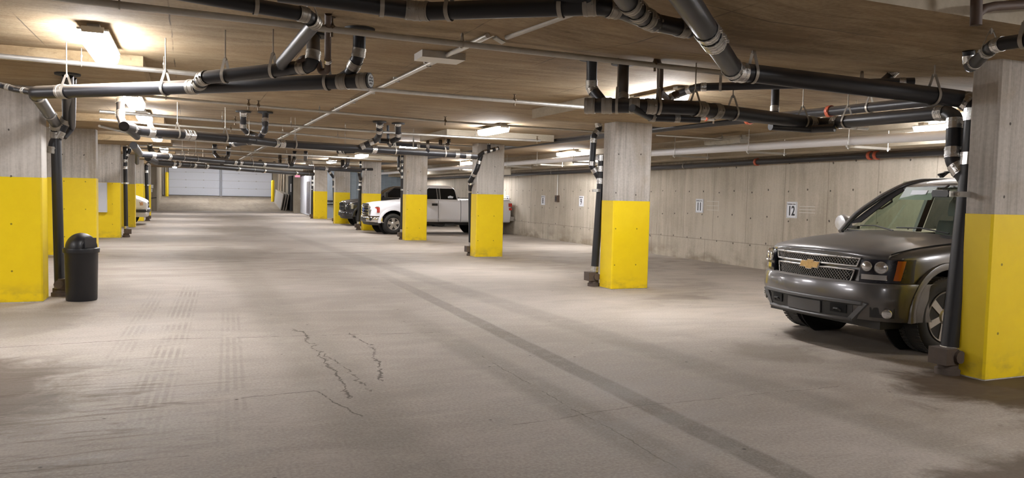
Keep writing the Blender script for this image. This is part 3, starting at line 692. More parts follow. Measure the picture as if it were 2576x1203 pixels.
pipe_run('thin rusty trap pipe dropping from the ceiling beside the lamp glow', [([(4.355, 6.686, 3.000), (4.404, 6.734, 2.940), (4.479, 6.801, 2.900), (4.496, 6.820, 2.660), (4.720, 6.989, 2.620), (4.756, 6.948, 2.660), (4.804, 6.946, 2.680)], .034), ([(4.465, 6.768, 2.680), (4.539, 6.915, 2.550)], .034)], coup=[(4.761, 6.992, 2.640)], mat='iron_old', group=None, bend=1.4)
pipe_run('slim black pipe running behind the thick right drain to a short ceiling branch', [([(4.958, 7.297, 2.700), (5.031, 6.947, 2.760), (5.048, 6.866, 2.760), (6.671, 5.597, 2.780)], .042), ([(6.577, 5.707, 3.000), (6.594, 5.718, 2.940), (6.563, 5.791, 2.860), (6.475, 5.796, 2.790)], .042)],
    coup=[(5.056, 7.038, 2.760), (5.048, 6.831, 2.760), (6.576, 5.656, 2.780), (6.634, 5.807, 2.900), (4.969, 7.222, 2.710)], hang=[(5.219, 6.772, 2.770), (6.321, 5.938, 2.780)], collars=[(6.577, 5.707, 3.000)], bend=1.3)
pipe_run('short black pipe beside the top of the large right column, angling to the right edge', [([(5.993, 4.517, 2.846), (6.033, 4.529, 2.720), (5.907, 4.420, 2.700), (5.302, 3.811, 2.700), (5.280, 3.726, 2.700), (5.317, 3.429, 2.700)], .048)],
    coup=[(6.029, 4.536, 2.780), (5.278, 3.759, 2.700), (5.789, 4.296, 2.700), (5.433, 3.943, 2.700)], hang=[(5.368, 3.875, 2.700), (5.279, 3.585, 2.700)], top=2.846, bend=1.2)
pipe_run('brown plastic pipe with a drop before the pale concrete edge at top right', [([(5.738, 3.550, 3.007), (4.856, 3.500, 2.862), (4.759, 3.500, 2.835), (4.702, 3.500, 2.793), (4.697, 3.500, 2.767)], .03), ([(4.683, 3.500, 3.033), (4.697, 3.500, 2.722)], .036)], mat='iron_old', group=None, bend=1.2, coup=())

# risers at the right columns
def riser(label, x, y, paths, coup, r=.066, top_z=None, group='black risers at the columns', strap=True):
    o = pipe_run(label, [(p, rr) for p, rr in paths], coup, bend=1.3, group=group, n=12)
    footing(x, y, o, -1.0 if x > 0 else 1.0)
    if strap: MB().lathe([(r + .004, 1.66), (r + .012, 1.66), (r + .012, 1.71), (r + .004, 1.71)], (x, y, 0), n=14, caps=False).bar((x, y, 1.685), (x + (.22 if x > 0 else -.22), y - .06, 1.685), .012, .03).build('strap', M['galv'], o)
    return o
x, y = 6.60, 11.9
riser('black riser with two upper branches at the yellow column left of sign 11', x, y, [([(6.691, 11.900, 2.254), (6.692, 11.900, 1.962), (x, y, .06)], .068),
    ([((6.662, 12.000, 2.898)[0], 12.0, 2.846), (6.681, 12.000, 2.788), (6.575, 12.000, 2.643), (6.552, 12.000, 2.113), (6.699, 11.950, 1.879)], .054),
    ([((6.865, 11.950, 2.927)[0], 11.95, 2.846), (6.867, 11.950, 2.375), (6.696, 11.900, 2.101)], .054)],
    [(6.663, 12.000, 2.857), (6.620, 12.000, 2.701), (6.569, 12.000, 2.560), (6.559, 12.000, 2.155), (6.610, 12.000, 2.045), (6.866, 11.950, 2.885), (6.866, 11.950, 2.410), (6.822, 11.950, 2.275), (6.769, 11.950, 2.189), (6.690, 11.900, 2.268), (6.689, 11.900, 2.066), (6.688, 11.900, 1.850), (x, y, .3)])
x, y = 6.70, 18.6
riser('black riser with a kinked top at the column by the pickup bed', x, y, [([(6.680, 17.950, 2.554), (6.582, 17.950, 2.207), (6.537, 18.300, 1.895), (6.659, 18.600, 1.668), (x, y, .06)], .06),
    ([(6.558, 17.900, 2.489), (6.712, 17.900, 2.612), (7.122, 17.900, 2.738)], .05), ([((6.862, 17.900, 2.972)[0], 17.9, 2.846), (6.868, 17.900, 2.678)], .045)],
    [(6.652, 17.950, 2.357), (6.598, 18.100, 2.083), (6.580, 18.300, 1.867), (6.681, 18.600, 1.668), (6.764, 17.900, 2.624), (6.911, 17.900, 2.680), (7.058, 17.900, 2.716), (6.865, 17.900, 2.854), (x, y, .3)])
x, y = 6.68, 25.45
riser('straight black riser beside the column by the pickup cab', x, y, [([((6.658, 25.450, 2.830)[0], 25.45, 2.846), (x, y, .06)], .066), ([((6.534, 25.500, 2.827)[0], 25.5, 2.846), (6.540, 25.500, 2.400), (6.652, 25.500, 2.243)], .05)],
    [(6.659, 25.450, 2.724), (6.649, 25.450, 2.523), (6.652, 25.450, 2.323), (6.655, 25.450, 2.109), (6.540, 25.500, 2.400), (x, y, .3)])
x, y = 6.55, 32.1
riser('black riser between the black pickup and the white pickup nose', x, y, [([(6.421, 31.420, 2.540), (6.440, 31.500, 2.284), (6.615, 32.100, 2.101), (x, y, .06)], .066), ([(6.389, 31.420, 2.507), (6.976, 31.420, 2.527)], .05), ([(6.464, 31.420, 3.010), (6.470, 31.420, 2.542)], .04)], [(6.471, 31.420, 2.413), (6.666, 32.100, 2.053), (6.684, 32.100, 1.888), (6.681, 31.420, 2.533), (6.468, 31.420, 2.704), (x, y, .3)])
x, y = 6.75, 38.8
riser('bent black riser left of the small column behind the black pickup', x, y, [([(6.392, 38.800, 2.641), (6.669, 38.800, 2.256), (6.673, 38.800, 1.822), (x, y, .06)], .07)], [(6.510, 38.800, 2.527), (6.669, 38.800, 2.177), (6.653, 38.800, 1.822), (x, y, .3)])
x, y = 6.60, 45.5
riser('farthest black riser beside the white door with tall window', x, y, [([(6.616, 45.500, 2.617), (x, y, .06)], .08)], [(6.620, 45.500, 2.182), (6.622, 45.500, 1.953)])
# risers at the left columns
x, y = -1.80, 26.9
riser('black riser at the third left column, right of the white panel', x, y, [([((-1.836, 26.900, 3.117)[0], y, 2.846), (-1.825, 26.900, 3.032), (x, y, .06)], .06), ([((-1.692, 26.900, 3.100)[0], y, 2.846), (-1.693, 26.900, 2.717), (-1.806, 26.900, 2.465)], .055)], [(-1.826, 26.900, 2.859), (-1.693, 26.900, 2.803), (-1.750, 26.900, 2.566), (-1.817, 26.900, 2.378), (-1.818, 26.900, 2.168), (x, y, .3)])
x, y = -1.78, 40.2
riser('distant black riser behind the nose of the white van', x, y, [([(-1.658, 40.200, 2.828), (-1.828, 40.200, 2.579), (x, y, .06)], .08)], [(-1.777, 40.200, 2.693), (-1.829, 40.200, 2.318)])

# second drain run across the aisle
pipe_run('long black drain run crossing the aisle toward the column by the pickup bed',
    [([(-0.894, 13.033, 2.470), (-0.758, 13.782, 2.470), (0.971, 14.812, 2.470), (1.606, 15.582, 2.470), (4.160, 16.344, 2.470), (5.579, 16.531, 2.460), (6.029, 16.459, 2.440)], .075),
     ([(-1.006, 13.939, 2.950), (-0.997, 13.804, 2.660), (-0.914, 13.317, 2.490)], .06),
     ([(-0.894, 13.033, 2.470), (-0.756, 13.745, 2.360)], .05),
     ([(-0.719, 17.135, 2.880), (-0.659, 16.354, 2.700), (-0.471, 15.208, 2.500)], .055),
     ([(0.925, 14.971, 2.990), (0.936, 15.144, 2.700), (1.029, 15.486, 2.640), (1.212, 15.255, 2.560), (1.139, 15.218, 2.480)], .055),
     ([(1.304, 14.867, 2.990), (1.286, 14.723, 2.660), (1.242, 15.189, 2.550), (1.166, 15.113, 2.490)], .055),
     ([(0.749, 15.545, 2.420), (0.994, 15.156, 2.440), (1.114, 14.891, 2.460)], .055),
     ([(3.546, 15.409, 2.990), (3.604, 15.680, 2.740), (3.606, 15.973, 2.660), (3.301, 16.018, 2.500), (3.270, 16.606, 2.460)], .062),
     ([(3.957, 15.514, 2.990), (4.021, 15.746, 2.700), (3.996, 16.222, 2.660), (3.724, 16.159, 2.660)], .055),
     ([(3.907, 16.194, 2.990), (3.910, 16.183, 2.620), (4.060, 16.583, 2.580)], .03),
     ([(2.904, 16.448, 2.420), (3.185, 16.177, 2.420)], .055)],
    coup=[(-0.825, 13.479, 2.470), (-0.573, 13.916, 2.470), (0.007, 14.147, 2.470), (0.100, 14.176, 2.470), (-1.007, 13.956, 2.920), (-0.988, 13.685, 2.800), (-0.999, 13.831, 2.700), (0.925, 14.976, 2.940), (0.933, 15.095, 2.740), (1.094, 15.588, 2.620), (1.312, 14.952, 2.940), (1.297, 14.851, 2.800), (1.260, 14.814, 2.600), (1.525, 15.512, 2.470), (1.653, 15.683, 2.470), (3.561, 15.471, 2.940), (3.595, 15.612, 2.840), (3.494, 15.879, 2.600), (3.272, 15.722, 2.500), (3.949, 15.447, 2.920), (4.008, 15.667, 2.760), (3.975, 16.240, 2.660), (3.209, 16.515, 2.470), (3.539, 16.383, 2.470), (3.912, 16.583, 2.470), (5.569, 16.785, 2.470), (5.824, 16.473, 2.450), (0.873, 15.483, 2.430), (3.080, 16.500, 2.430)],
    hang=[(-0.228, 14.232, 2.470), (0.541, 14.694, 2.470), (0.887, 15.005, 2.470), (1.916, 15.743, 2.470), (3.031, 16.329, 2.470), (4.054, 16.446, 2.470), (5.250, 16.675, 2.470)],
    collars=[(0.925, 14.971, 2.990), (1.304, 14.867, 2.990), (3.546, 15.409, 2.990), (3.957, 15.514, 2.990)], bend=1.2)
pipe_run('short black run with two drops by the lamp above the pickup cab', [([(4.155, 16.863, 2.660), (4.903, 16.608, 2.620), (5.374, 16.486, 2.600)], .05), ([(5.586, 17.178, 2.846), (5.648, 17.392, 2.750), (5.298, 16.600, 2.620)], .042), ([(5.544, 17.689, 2.846), (5.270, 16.806, 2.620)], .042), ([(5.472, 18.512, 2.900), (4.839, 16.354, 2.500)], .042)],
    coup=[(4.709, 16.635, 2.630), (4.915, 16.620, 2.630), (5.620, 17.311, 2.800)], hang=[(4.615, 16.719, 2.630)], bend=1.2)
# third and fourth runs, far down the aisle
def far_run(label, u0, v0, u1, v1, z, drops, r=.075, couplings=7, z1=None):
    pass
pipe_run('third drain run from the camera, thin and dark across the middle of the aisle',
    [([(-1.138, 19.354, 2.500), (-1.209, 23.193, 2.460), (-0.751, 23.547, 2.450), (1.001, 26.172, 2.450), (3.191, 28.301, 2.450), (4.524, 29.807, 2.450), (6.331, 30.665, 2.440)], .085),
     ([(-1.033, 24.837, 2.950), (-1.058, 25.418, 2.700), (-0.881, 24.946, 2.500)], .07), ([(0.774, 26.473, 2.970), (0.792, 27.530, 2.750), (0.885, 26.943, 2.600), (1.028, 26.875, 2.500)], .065), ([(1.218, 27.073, 2.970), (1.217, 27.314, 2.680), (1.097, 26.795, 2.500)], .065),
     ([(3.518, 28.654, 2.970), (3.616, 29.557, 2.750), (3.397, 28.314, 2.500)], .065), ([(3.862, 28.319, 2.970), (4.031, 29.647, 2.740)], .065), ([(3.254, 30.982, 2.970), (3.025, 28.783, 2.500)], .065), ([(3.664, 31.316, 2.970), (3.427, 29.272, 2.500)], .065),
     ([(5.656, 29.793, 2.900), (5.575, 29.511, 2.600), (5.645, 30.871, 2.500)], .07), ([(5.671, 31.035, 2.900), (5.645, 30.871, 2.500)], .07), ([(-1.219, 22.145, 2.600), (-1.428, 25.901, 2.300)], .06)],
    coup=[(-1.019, 24.755, 2.900), (-1.029, 24.976, 2.750), (-0.896, 23.422, 2.450), (-0.559, 23.912, 2.450), (0.773, 26.851, 2.900), (0.792, 27.530, 2.750), (1.216, 27.013, 2.850), (1.204, 27.024, 2.720), (1.375, 26.513, 2.450), (1.579, 26.675, 2.450), (3.559, 28.984, 2.900), (3.602, 29.443, 2.760), (3.909, 28.662, 2.930), (3.104, 29.542, 2.700), (3.477, 29.711, 2.750), (2.294, 27.528, 2.450), (4.785, 30.049, 2.450), (5.697, 30.159, 2.700)],
    hang=[(-0.255, 24.487, 2.450), (0.121, 25.037, 2.450), (1.929, 27.093, 2.450), (3.132, 28.378, 2.450), (4.366, 29.435, 2.450)], bend=1.2)
pipe_run('farthest drain run, a thin dark line just above the garage doors',
    [([(-1.165, 26.609, 2.480), (-0.980, 27.749, 2.400), (1.196, 31.273, 2.400), (3.649, 35.344, 2.400), (5.509, 37.884, 2.400)], .1), ([(-0.970, 31.696, 2.970), (-0.912, 29.753, 2.550)], .08), ([(1.350, 35.313, 2.900), (1.241, 33.229, 2.500)], .08), ([(3.025, 36.931, 2.900), (3.078, 37.547, 2.500)], .08), ([(3.684, 37.432, 2.850), (3.760, 38.187, 2.500)], .08)],
    coup=[(-0.960, 30.087, 2.700), (-0.892, 29.120, 2.420), (-0.669, 28.638, 2.400), (-0.052, 29.720, 2.400), (0.814, 30.123, 2.400), (1.820, 32.231, 2.400), (2.879, 34.149, 2.400), (4.561, 36.522, 2.400)], hang=[(-0.244, 29.481, 2.400), (0.346, 30.214, 2.400), (2.438, 33.350, 2.400), (5.139, 37.495, 2.400)], bend=1.2)

# galvanised sprinkler lines across the aisle
SPR = 'steel sprinkler lines across the aisle'
def spr(label, pts, r, hang, heads=(), red=(), mat='galv', top=3.0):
    return pipe_run(label, [(pts, r)], (), hang, mat, 'sprinkler_pipe', SPR, top, heads=heads, red=red, thin=True, n=12)
spr('nearest grey sprinkler pipe, high across the top of the picture above the drain pipes', [(-0.968, 6.402, 2.900), (-0.740, 6.456, 2.900), (1.663, 6.591, 2.900), (5.094, 6.698, 2.900), (6.771, 6.728, 2.900)], .028, [(2.257, 6.634, 2.900), (-0.471, 6.469, 2.900)], [(1.100, 6.526, 2.900), (4.329, 6.669, 2.900)], mat='galv_dull')
spr('second grey sprinkler pipe, passing under the bright left lamp and ending in an orange coupling', [(-2.229, 9.170, 2.840), (-1.743, 9.207, 2.840), (0.067, 9.426, 2.840), (1.951, 9.579, 2.840), (5.162, 9.725, 2.830), (7.458, 9.812, 2.800)], .027, [(-1.028, 9.239, 2.840), (2.058, 9.594, 2.840), (-0.245, 9.359, 2.840)], [(4.074, 9.584, 2.830), (7.482, 9.795, 2.800)], [(7.309, 9.773, 2.800)])
spr('third sprinkler pipe, a thin dark line starting under the second left lamp', [(-0.766, 12.547, 2.900), (1.223, 13.099, 2.900), (4.374, 13.683, 2.900), (6.963, 13.762, 2.900), (7.845, 13.885, 2.900)], .02, [(-0.305, 12.672, 2.900), (2.014, 13.320, 2.900)], [(1.039, 13.027, 2.900), (4.374, 13.683, 2.900), (0.881, 13.006, 2.900)], mat='galv_dull')
spr('fourth sprinkler pipe, pale, crossing above the long second drain run', [(-1.390, 14.825, 2.830), (-0.853, 14.978, 2.830), (1.457, 15.595, 2.830), (4.079, 16.049, 2.830), (5.874, 16.058, 2.820), (7.281, 15.755, 2.810)], .027, [(0.573, 15.387, 2.830), (1.842, 15.714, 2.830), (5.838, 16.088, 2.820)], [(0.811, 15.398, 2.830), (7.210, 15.815, 2.810)])
spr('fifth sprinkler pipe, thin and dark behind the ceiling drops of the second drain run', [(-1.577, 16.815, 2.850), (-0.256, 17.442, 2.850), (1.839, 17.857, 2.850), (4.008, 18.888, 2.850), (6.925, 18.917, 2.820)], .02, [(1.930, 17.916, 2.850), (3.377, 18.304, 2.850)], [(0.866, 17.497, 2.850)], mat='galv_dull')
spr('sixth sprinkler pipe, brightly lit beneath the third left lamp', [(-1.685, 17.952, 2.800), (-1.122, 20.414, 2.800), (-0.673, 21.125, 2.800), (0.832, 21.773, 2.800), (3.521, 23.229, 2.800), (6.430, 25.254, 2.800)], .028, [(0.019, 21.384, 2.800), (2.338, 22.683, 2.800)], mat='galv')
spr('seventh sprinkler pipe, a fine pale line before the third drain run', [(-1.572, 25.657, 2.830), (0.302, 26.366, 2.830), (2.854, 27.678, 2.830), (6.797, 29.118, 2.830)], .03, [(1.531, 27.132, 2.830)])
spr('eighth sprinkler pipe, just above the third drain run', [(-1.624, 27.427, 2.820), (0.590, 29.058, 2.820), (3.209, 31.108, 2.820), (6.648, 32.874, 2.820)], .025, [(2.258, 30.143, 2.820)], mat='galv_dull')
spr('farthest sprinkler pipe, bright between the two far drain runs', [(-1.213, 31.680, 2.620), (1.319, 34.488, 2.620), (5.235, 39.616, 2.620)], .06, [(0.684, 33.656, 2.620)])

# conduit along the ceiling with its junction box
cd = pipe_run('long steel conduit pair running away along the middle of the ceiling', [([(2.44, 6.45, 2.965), (2.34, 12, 2.965), (2.2, 30, 2.965), (2.16, 44, 2.965)], .022), ([(2.52, 6.5, 2.985), (2.40, 12, 2.985), (2.3, 44, 2.985)], .01)], mat='galv', name='conduit', group=None, cat='conduit', part='thin_conduit')
for k in range(12):
    y = 6.9 + k * 1.3 + (k > 5) * (k - 5) * 1.2
    xx = 2.44 - (y - 6.45) * .0125 if y < 30 else 2.2
    MB().box(xx - .05, xx + .06, y - .02, y + .02, 2.975, 3.0).box(xx - .028, xx + .028, y - .012, y + .012, 2.938, 2.98).build('conduit_strap', M['galv_dull'], cd)
jb = MB().box(2.16, 2.62, 7.55, 7.85, 2.93, 3.0).build('junction_box', M['galv']); tag(jb, 'flat steel junction box where the ceiling conduit changes line', 'junction box')
jb.location = (0, 0, 0)
pipe_run('short steel conduit ending left of the big pipe bend at top centre', [([(2.610, 6.418, 2.960), (2.724, 5.303, 2.960), (2.754, 4.872, 2.960)], .022), ([(2.777, 6.585, 2.985), (2.872, 5.387, 2.985)], .009)], mat='galv_dull', name='conduit', group=None, cat='conduit', part='thin_conduit')
bx = MB().prism([(2.529, 6.551, 2.990), (2.529, 6.474, 2.990), (2.683, 6.625, 2.990), (2.692, 6.744, 2.990)], (0, 0, -.03)).build('ceiling_bracket', M['galv_dull']); tag(bx, 'small bent steel bracket left of the short conduit end', 'bracket')

# long pipes along the right wall
wp_ = pipe_run('long white plastic pipe on trapeze hangers above the right parking bays', [([(10.5, 6.2, 2.60), (10.5, 10, 2.635), (10.5, 16, 2.683), (10.5, 25, 2.707), (10.5, 34, 2.715), (10.5, 46.5, 2.72)], .078)], mat='white_pipe', name='white_pipe', group=None, n=16)
for k in range(9):
    y = 9.95 + k * 2.55; z = lerp_table([(6.2, 2.60), (10, 2.635), (16, 2.683), (25, 2.707), (34, 2.715), (46.5, 2.72)], y) - .004
    h = MB().bar((10.34, y, z - .10), (11.36, y + .02, z - .10), .042, .042).build('trapeze_hanger', M['galv_dull'])
    tag(h, ['trapeze bar under the white pipe above the grey SUV hood', 'trapeze bar under the white pipe above sign 12', 'trapeze bar under the white pipe just right of the yellow column'][k] if k < 3 else '%s trapeze bar counted from the right along the white pipe' % ['', '', '', 'fourth', 'fifth', 'sixth', 'seventh', 'eighth', 'ninth'][k], 'hanger', 'trapeze hangers of the white pipe')
    for xx in (10.38, 11.3): MB().cyl((xx, y, z - .15), (xx, y, 3.0 if xx < 10.9 else 2.846), .008, n=6).cyl((xx, y, z - .135), (xx, y, z - .12), .02, n=6).build('rod', M['galv'], h)
pipe_run('dark grey pipe along the bays behind the yellow column, disappearing behind the SUV pipes', [([(8.05, 5.6, 2.74), (8.05, 6.7, 2.78), (8.05, 11.6, 2.86), (8.05, 19, 2.89), (8.05, 46, 2.9)], .062)], mat='iron', hang=[(8.05, 7.4, 2.79), (8.05, 14.6, 2.87), (8.05, 21.3, 2.89)], group=None, red=[(8.050, 8.061, 2.798), (8.050, 9.710, 2.833)], name='drain_pipe')
pipe_run('dark pipe with red couplings along the top of the right wall', [([(12.05, 5, 2.49), (12.05, 11, 2.485), (12.05, 18, 2.44), (12.05, 46, 2.40)], .065)], mat='iron', group=None, red=[(12.050, 11.004, 2.565), (12.050, 10.856, 2.566), (12.05, 14.2, 2.46)], hang=[(12.05, 9, 2.49, 2.58), (12.05, 17, 2.44, 2.58), (12.05, 25, 2.43, 2.58), (12.05, 33, 2.42, 2.58)], name='drain_pipe')
spr('thin sprinkler pipe over the bay by sign 11, right of the yellow column', [(8.839, 13.502, 2.870), (10.841, 13.486, 2.870), (11.122, 13.543, 2.870)], .02, [(10.490, 13.492, 2.870)])
spr('short lit sprinkler stub below the elbow pipe, right of the thick drain', [(8.099, 8.157, 2.620), (8.825, 8.133, 2.620)], .03, [(8.602, 8.149, 2.620)])
sg = MB().box(11.25, 11.28, 27.0, 29.2, 2.36, 2.68).build('hanging_panel', M['drop'])
tag(sg, 'pale hanging panel below the white pipe, right of the column by the pickup bed', 'panel')
MB().cyl((11.265, 27.4, 2.68), (11.265, 27.4, 2.846), .01, n=6).cyl((11.265, 28.8, 2.68), (11.265, 28.8, 2.846), .01, n=6).build('rod', M['rod'], sg)

# ---------------------------------------------------------------- vehicles
def solid(name, rings, m, parent, sub=2, cuts=(), crease=None, smooth=42):
    """closed loft -> subdivision -> solid cuts, all applied to one mesh"""
    mb = MB(); mb.rings(rings); o = mb.build(name, m, None, smooth=0)
    if sub:
        s = o.modifiers.new('s', 'SUBSURF'); s.levels = s.render_levels = sub
    tools = []
    for c in cuts:
        c = c.build('cutter', m, None, smooth=0); b = o.modifiers.new('b', 'BOOLEAN'); b.operation = 'DIFFERENCE'; b.object = c; b.solver = 'EXACT'; tools.append(c)
    bpy.context.view_layer.update()
    me = D.meshes.new_from_object(o.evaluated_get(bpy.context.evaluated_depsgraph_get()))
    D.objects.remove(o)
    for c in tools: D.objects.remove(c)
    me.materials.clear(); me.materials.append(m)
    me.polygons.foreach_set('use_smooth', [True] * len(me.polygons)); me.set_sharp_from_angle(angle=R(smooth))
    o = D.objects.new(name, me); COL.objects.link(o); o.parent = parent; return o
def ring(x, half):
    """half: (y,z) or (y,z,dx) points bottom centre -> top centre, mirrored into a closed ring"""
    P = [(x + (p[2] if len(p) > 2 else 0), p[0], p[1]) for p in half]
    return P + [(a, -b, c) for a, b, c in P[-2:0:-1]]
def wheel(parent, x, y, r, w, rr, side, spokes, tyre_m, rim_m, dark_m, style='six'):
    """tyre on its rim; side = -1 faces -y"""
    g = MB(); R0 = rr
    prof = [(R0 - .01, -w / 2 + .03), (R0 + .02, -w / 2 + .005), ((R0 + r) / 2, -w / 2 - .006), (r - .03, -w / 2 + .012), (r - .008, -w / 2 + .035), (r, -w / 2 + .06), (r, w / 2 - .06), (r - .008, w / 2 - .035), (r - .03, w / 2 - .012), ((R0 + r) / 2, w / 2 + .006), (R0 + .02, w / 2 - .005), (R0 - .01, w / 2 - .03)]
    g.lathe(prof, (x, y, r), (0, 1, 0), n=48)
    for k in range(60):                                        # tread lugs
        a = 2 * math.pi * k / 60; c, s = math.cos(a), math.sin(a)
        for t in (-1, 1):
            p = V(x + c * (r - .002), y + t * w * .3, r + s * (r - .002)); d1 = V(-s, 0, c) * .014; d2 = V(0, w * .13, 0); d3 = V(c, 0, s) * .007
            g.hexa([p - d1 - d2, p + d1 - d2, p + d1 + d2, p - d1 + d2, p - d1 - d2 + d3, p + d1 - d2 + d3, p + d1 + d2 + d3, p - d1 + d2 + d3])
    ty = g.build('tyre', tyre_m, parent)
    f = y + side * (w / 2 - .02)                                # outer face plane
    rim = MB(); rim.lathe([(rr - .02, -.09), (rr - .02, .0), (rr, .012), (rr - .004, .018), (rr - .018, .01), (rr - .03, -.08)], (x, f, r), (0, side, 0), n=40, caps=False)
    for k in range(spokes):
        a = 2 * math.pi * k / spokes + R(20); u = V(math.cos(a), 0, math.sin(a)); v = V(-math.sin(a), 0, math.cos(a)); c0 = V(x, f, r); n = V(0, side, 0)
        wi, wo = (.032, .040) if style == 'six' else (.05, .062)
        a0, a1 = c0 + u * .05 + n * -.004, c0 + u * (rr - .02) + n * .0
        rim.hexa([a0 - v * wi - n * .03, a1 - v * wo - n * .03, a1 + v * wo - n * .03, a0 + v * wi - n * .03, a0 - v * wi, a1 - v * wo, a1 + v * wo, a0 + v * wi])
    rim.lathe([(.085, -.05), (.085, -.005), (.07, .012), (.045, .016), (.04, .022), (0, .024)], (x, f, r), (0, side, 0), n=24)
    ro = rim.build('rim', rim_m, ty)
    hub = MB().lathe([(rr - .022, -.085), (rr - .022, -.08), (0, -.08)], (x, f, r), (0, side, 0), n=32); hub.lathe([(.15, -.075), (.15, -.05), (0, -.05)], (x, f, r), (0, side, 0), n=24); hub.build('brake_disc', dark_m, ty)
    return ty
M['tyre'] = dusty('dusty_tyre_rubber', (.022, .021, .02), (.14, .115, .09), .75, 0, .5)
M['rim'] = plain('dusty_alloy_rim', (.52, .50, .47), .35, .8, .2, 14)
M['brake'] = plain('dark_brake_metal', (.035, .03, .028), .6, .3)
M['chrome'] = plain('chrome', (.82, .82, .82), .08, 1, .03)
M['chrome_dull'] = plain('satin_chrome', (.50, .49, .48), .3, .9, .1)
M['mesh_metal'] = plain('dull_grille_metal', (.30, .29, .28), .35, .8, .1)
M['trim_black'] = plain('black_plastic_trim', (.022, .021, .02), .5)
M['dark_hole'] = plain('dark_opening', (.006, .006, .006), .8)  # near-black colour standing in for the shade inside openings
M['amber'] = plain('amber_lens', (.42, .10, .012), .25, 0, .1)
M['red_lens'] = plain('red_lens', (.5, .03, .015), .2)
M['reflector'] = plain('lamp_reflector', (.75, .75, .76), .12, .9, .2, 60)
M['lamp_glass'] = glass('clear_lamp_lens', (.95, .96, .97), .05)
M['shield_glass'] = glass('green_tinted_glass', (.62, .70, .62), .08)
M['tint_glass'] = plain('dark_tinted_glass', (.008, .009, .010), .04, 0, .0)
M['seat'] = plain('black_leather', (.018, .018, .020), .5)
M['visor'] = plain('grey_visor_vinyl', (.50, .55, .53), .7)
M['mirror_shell'] = plain('silver_mirror_shell', (.55, .55, .56), .38, .6)
M['gold'] = plain('gold_badge', (.75, .52, .24), .25, .85, .15)

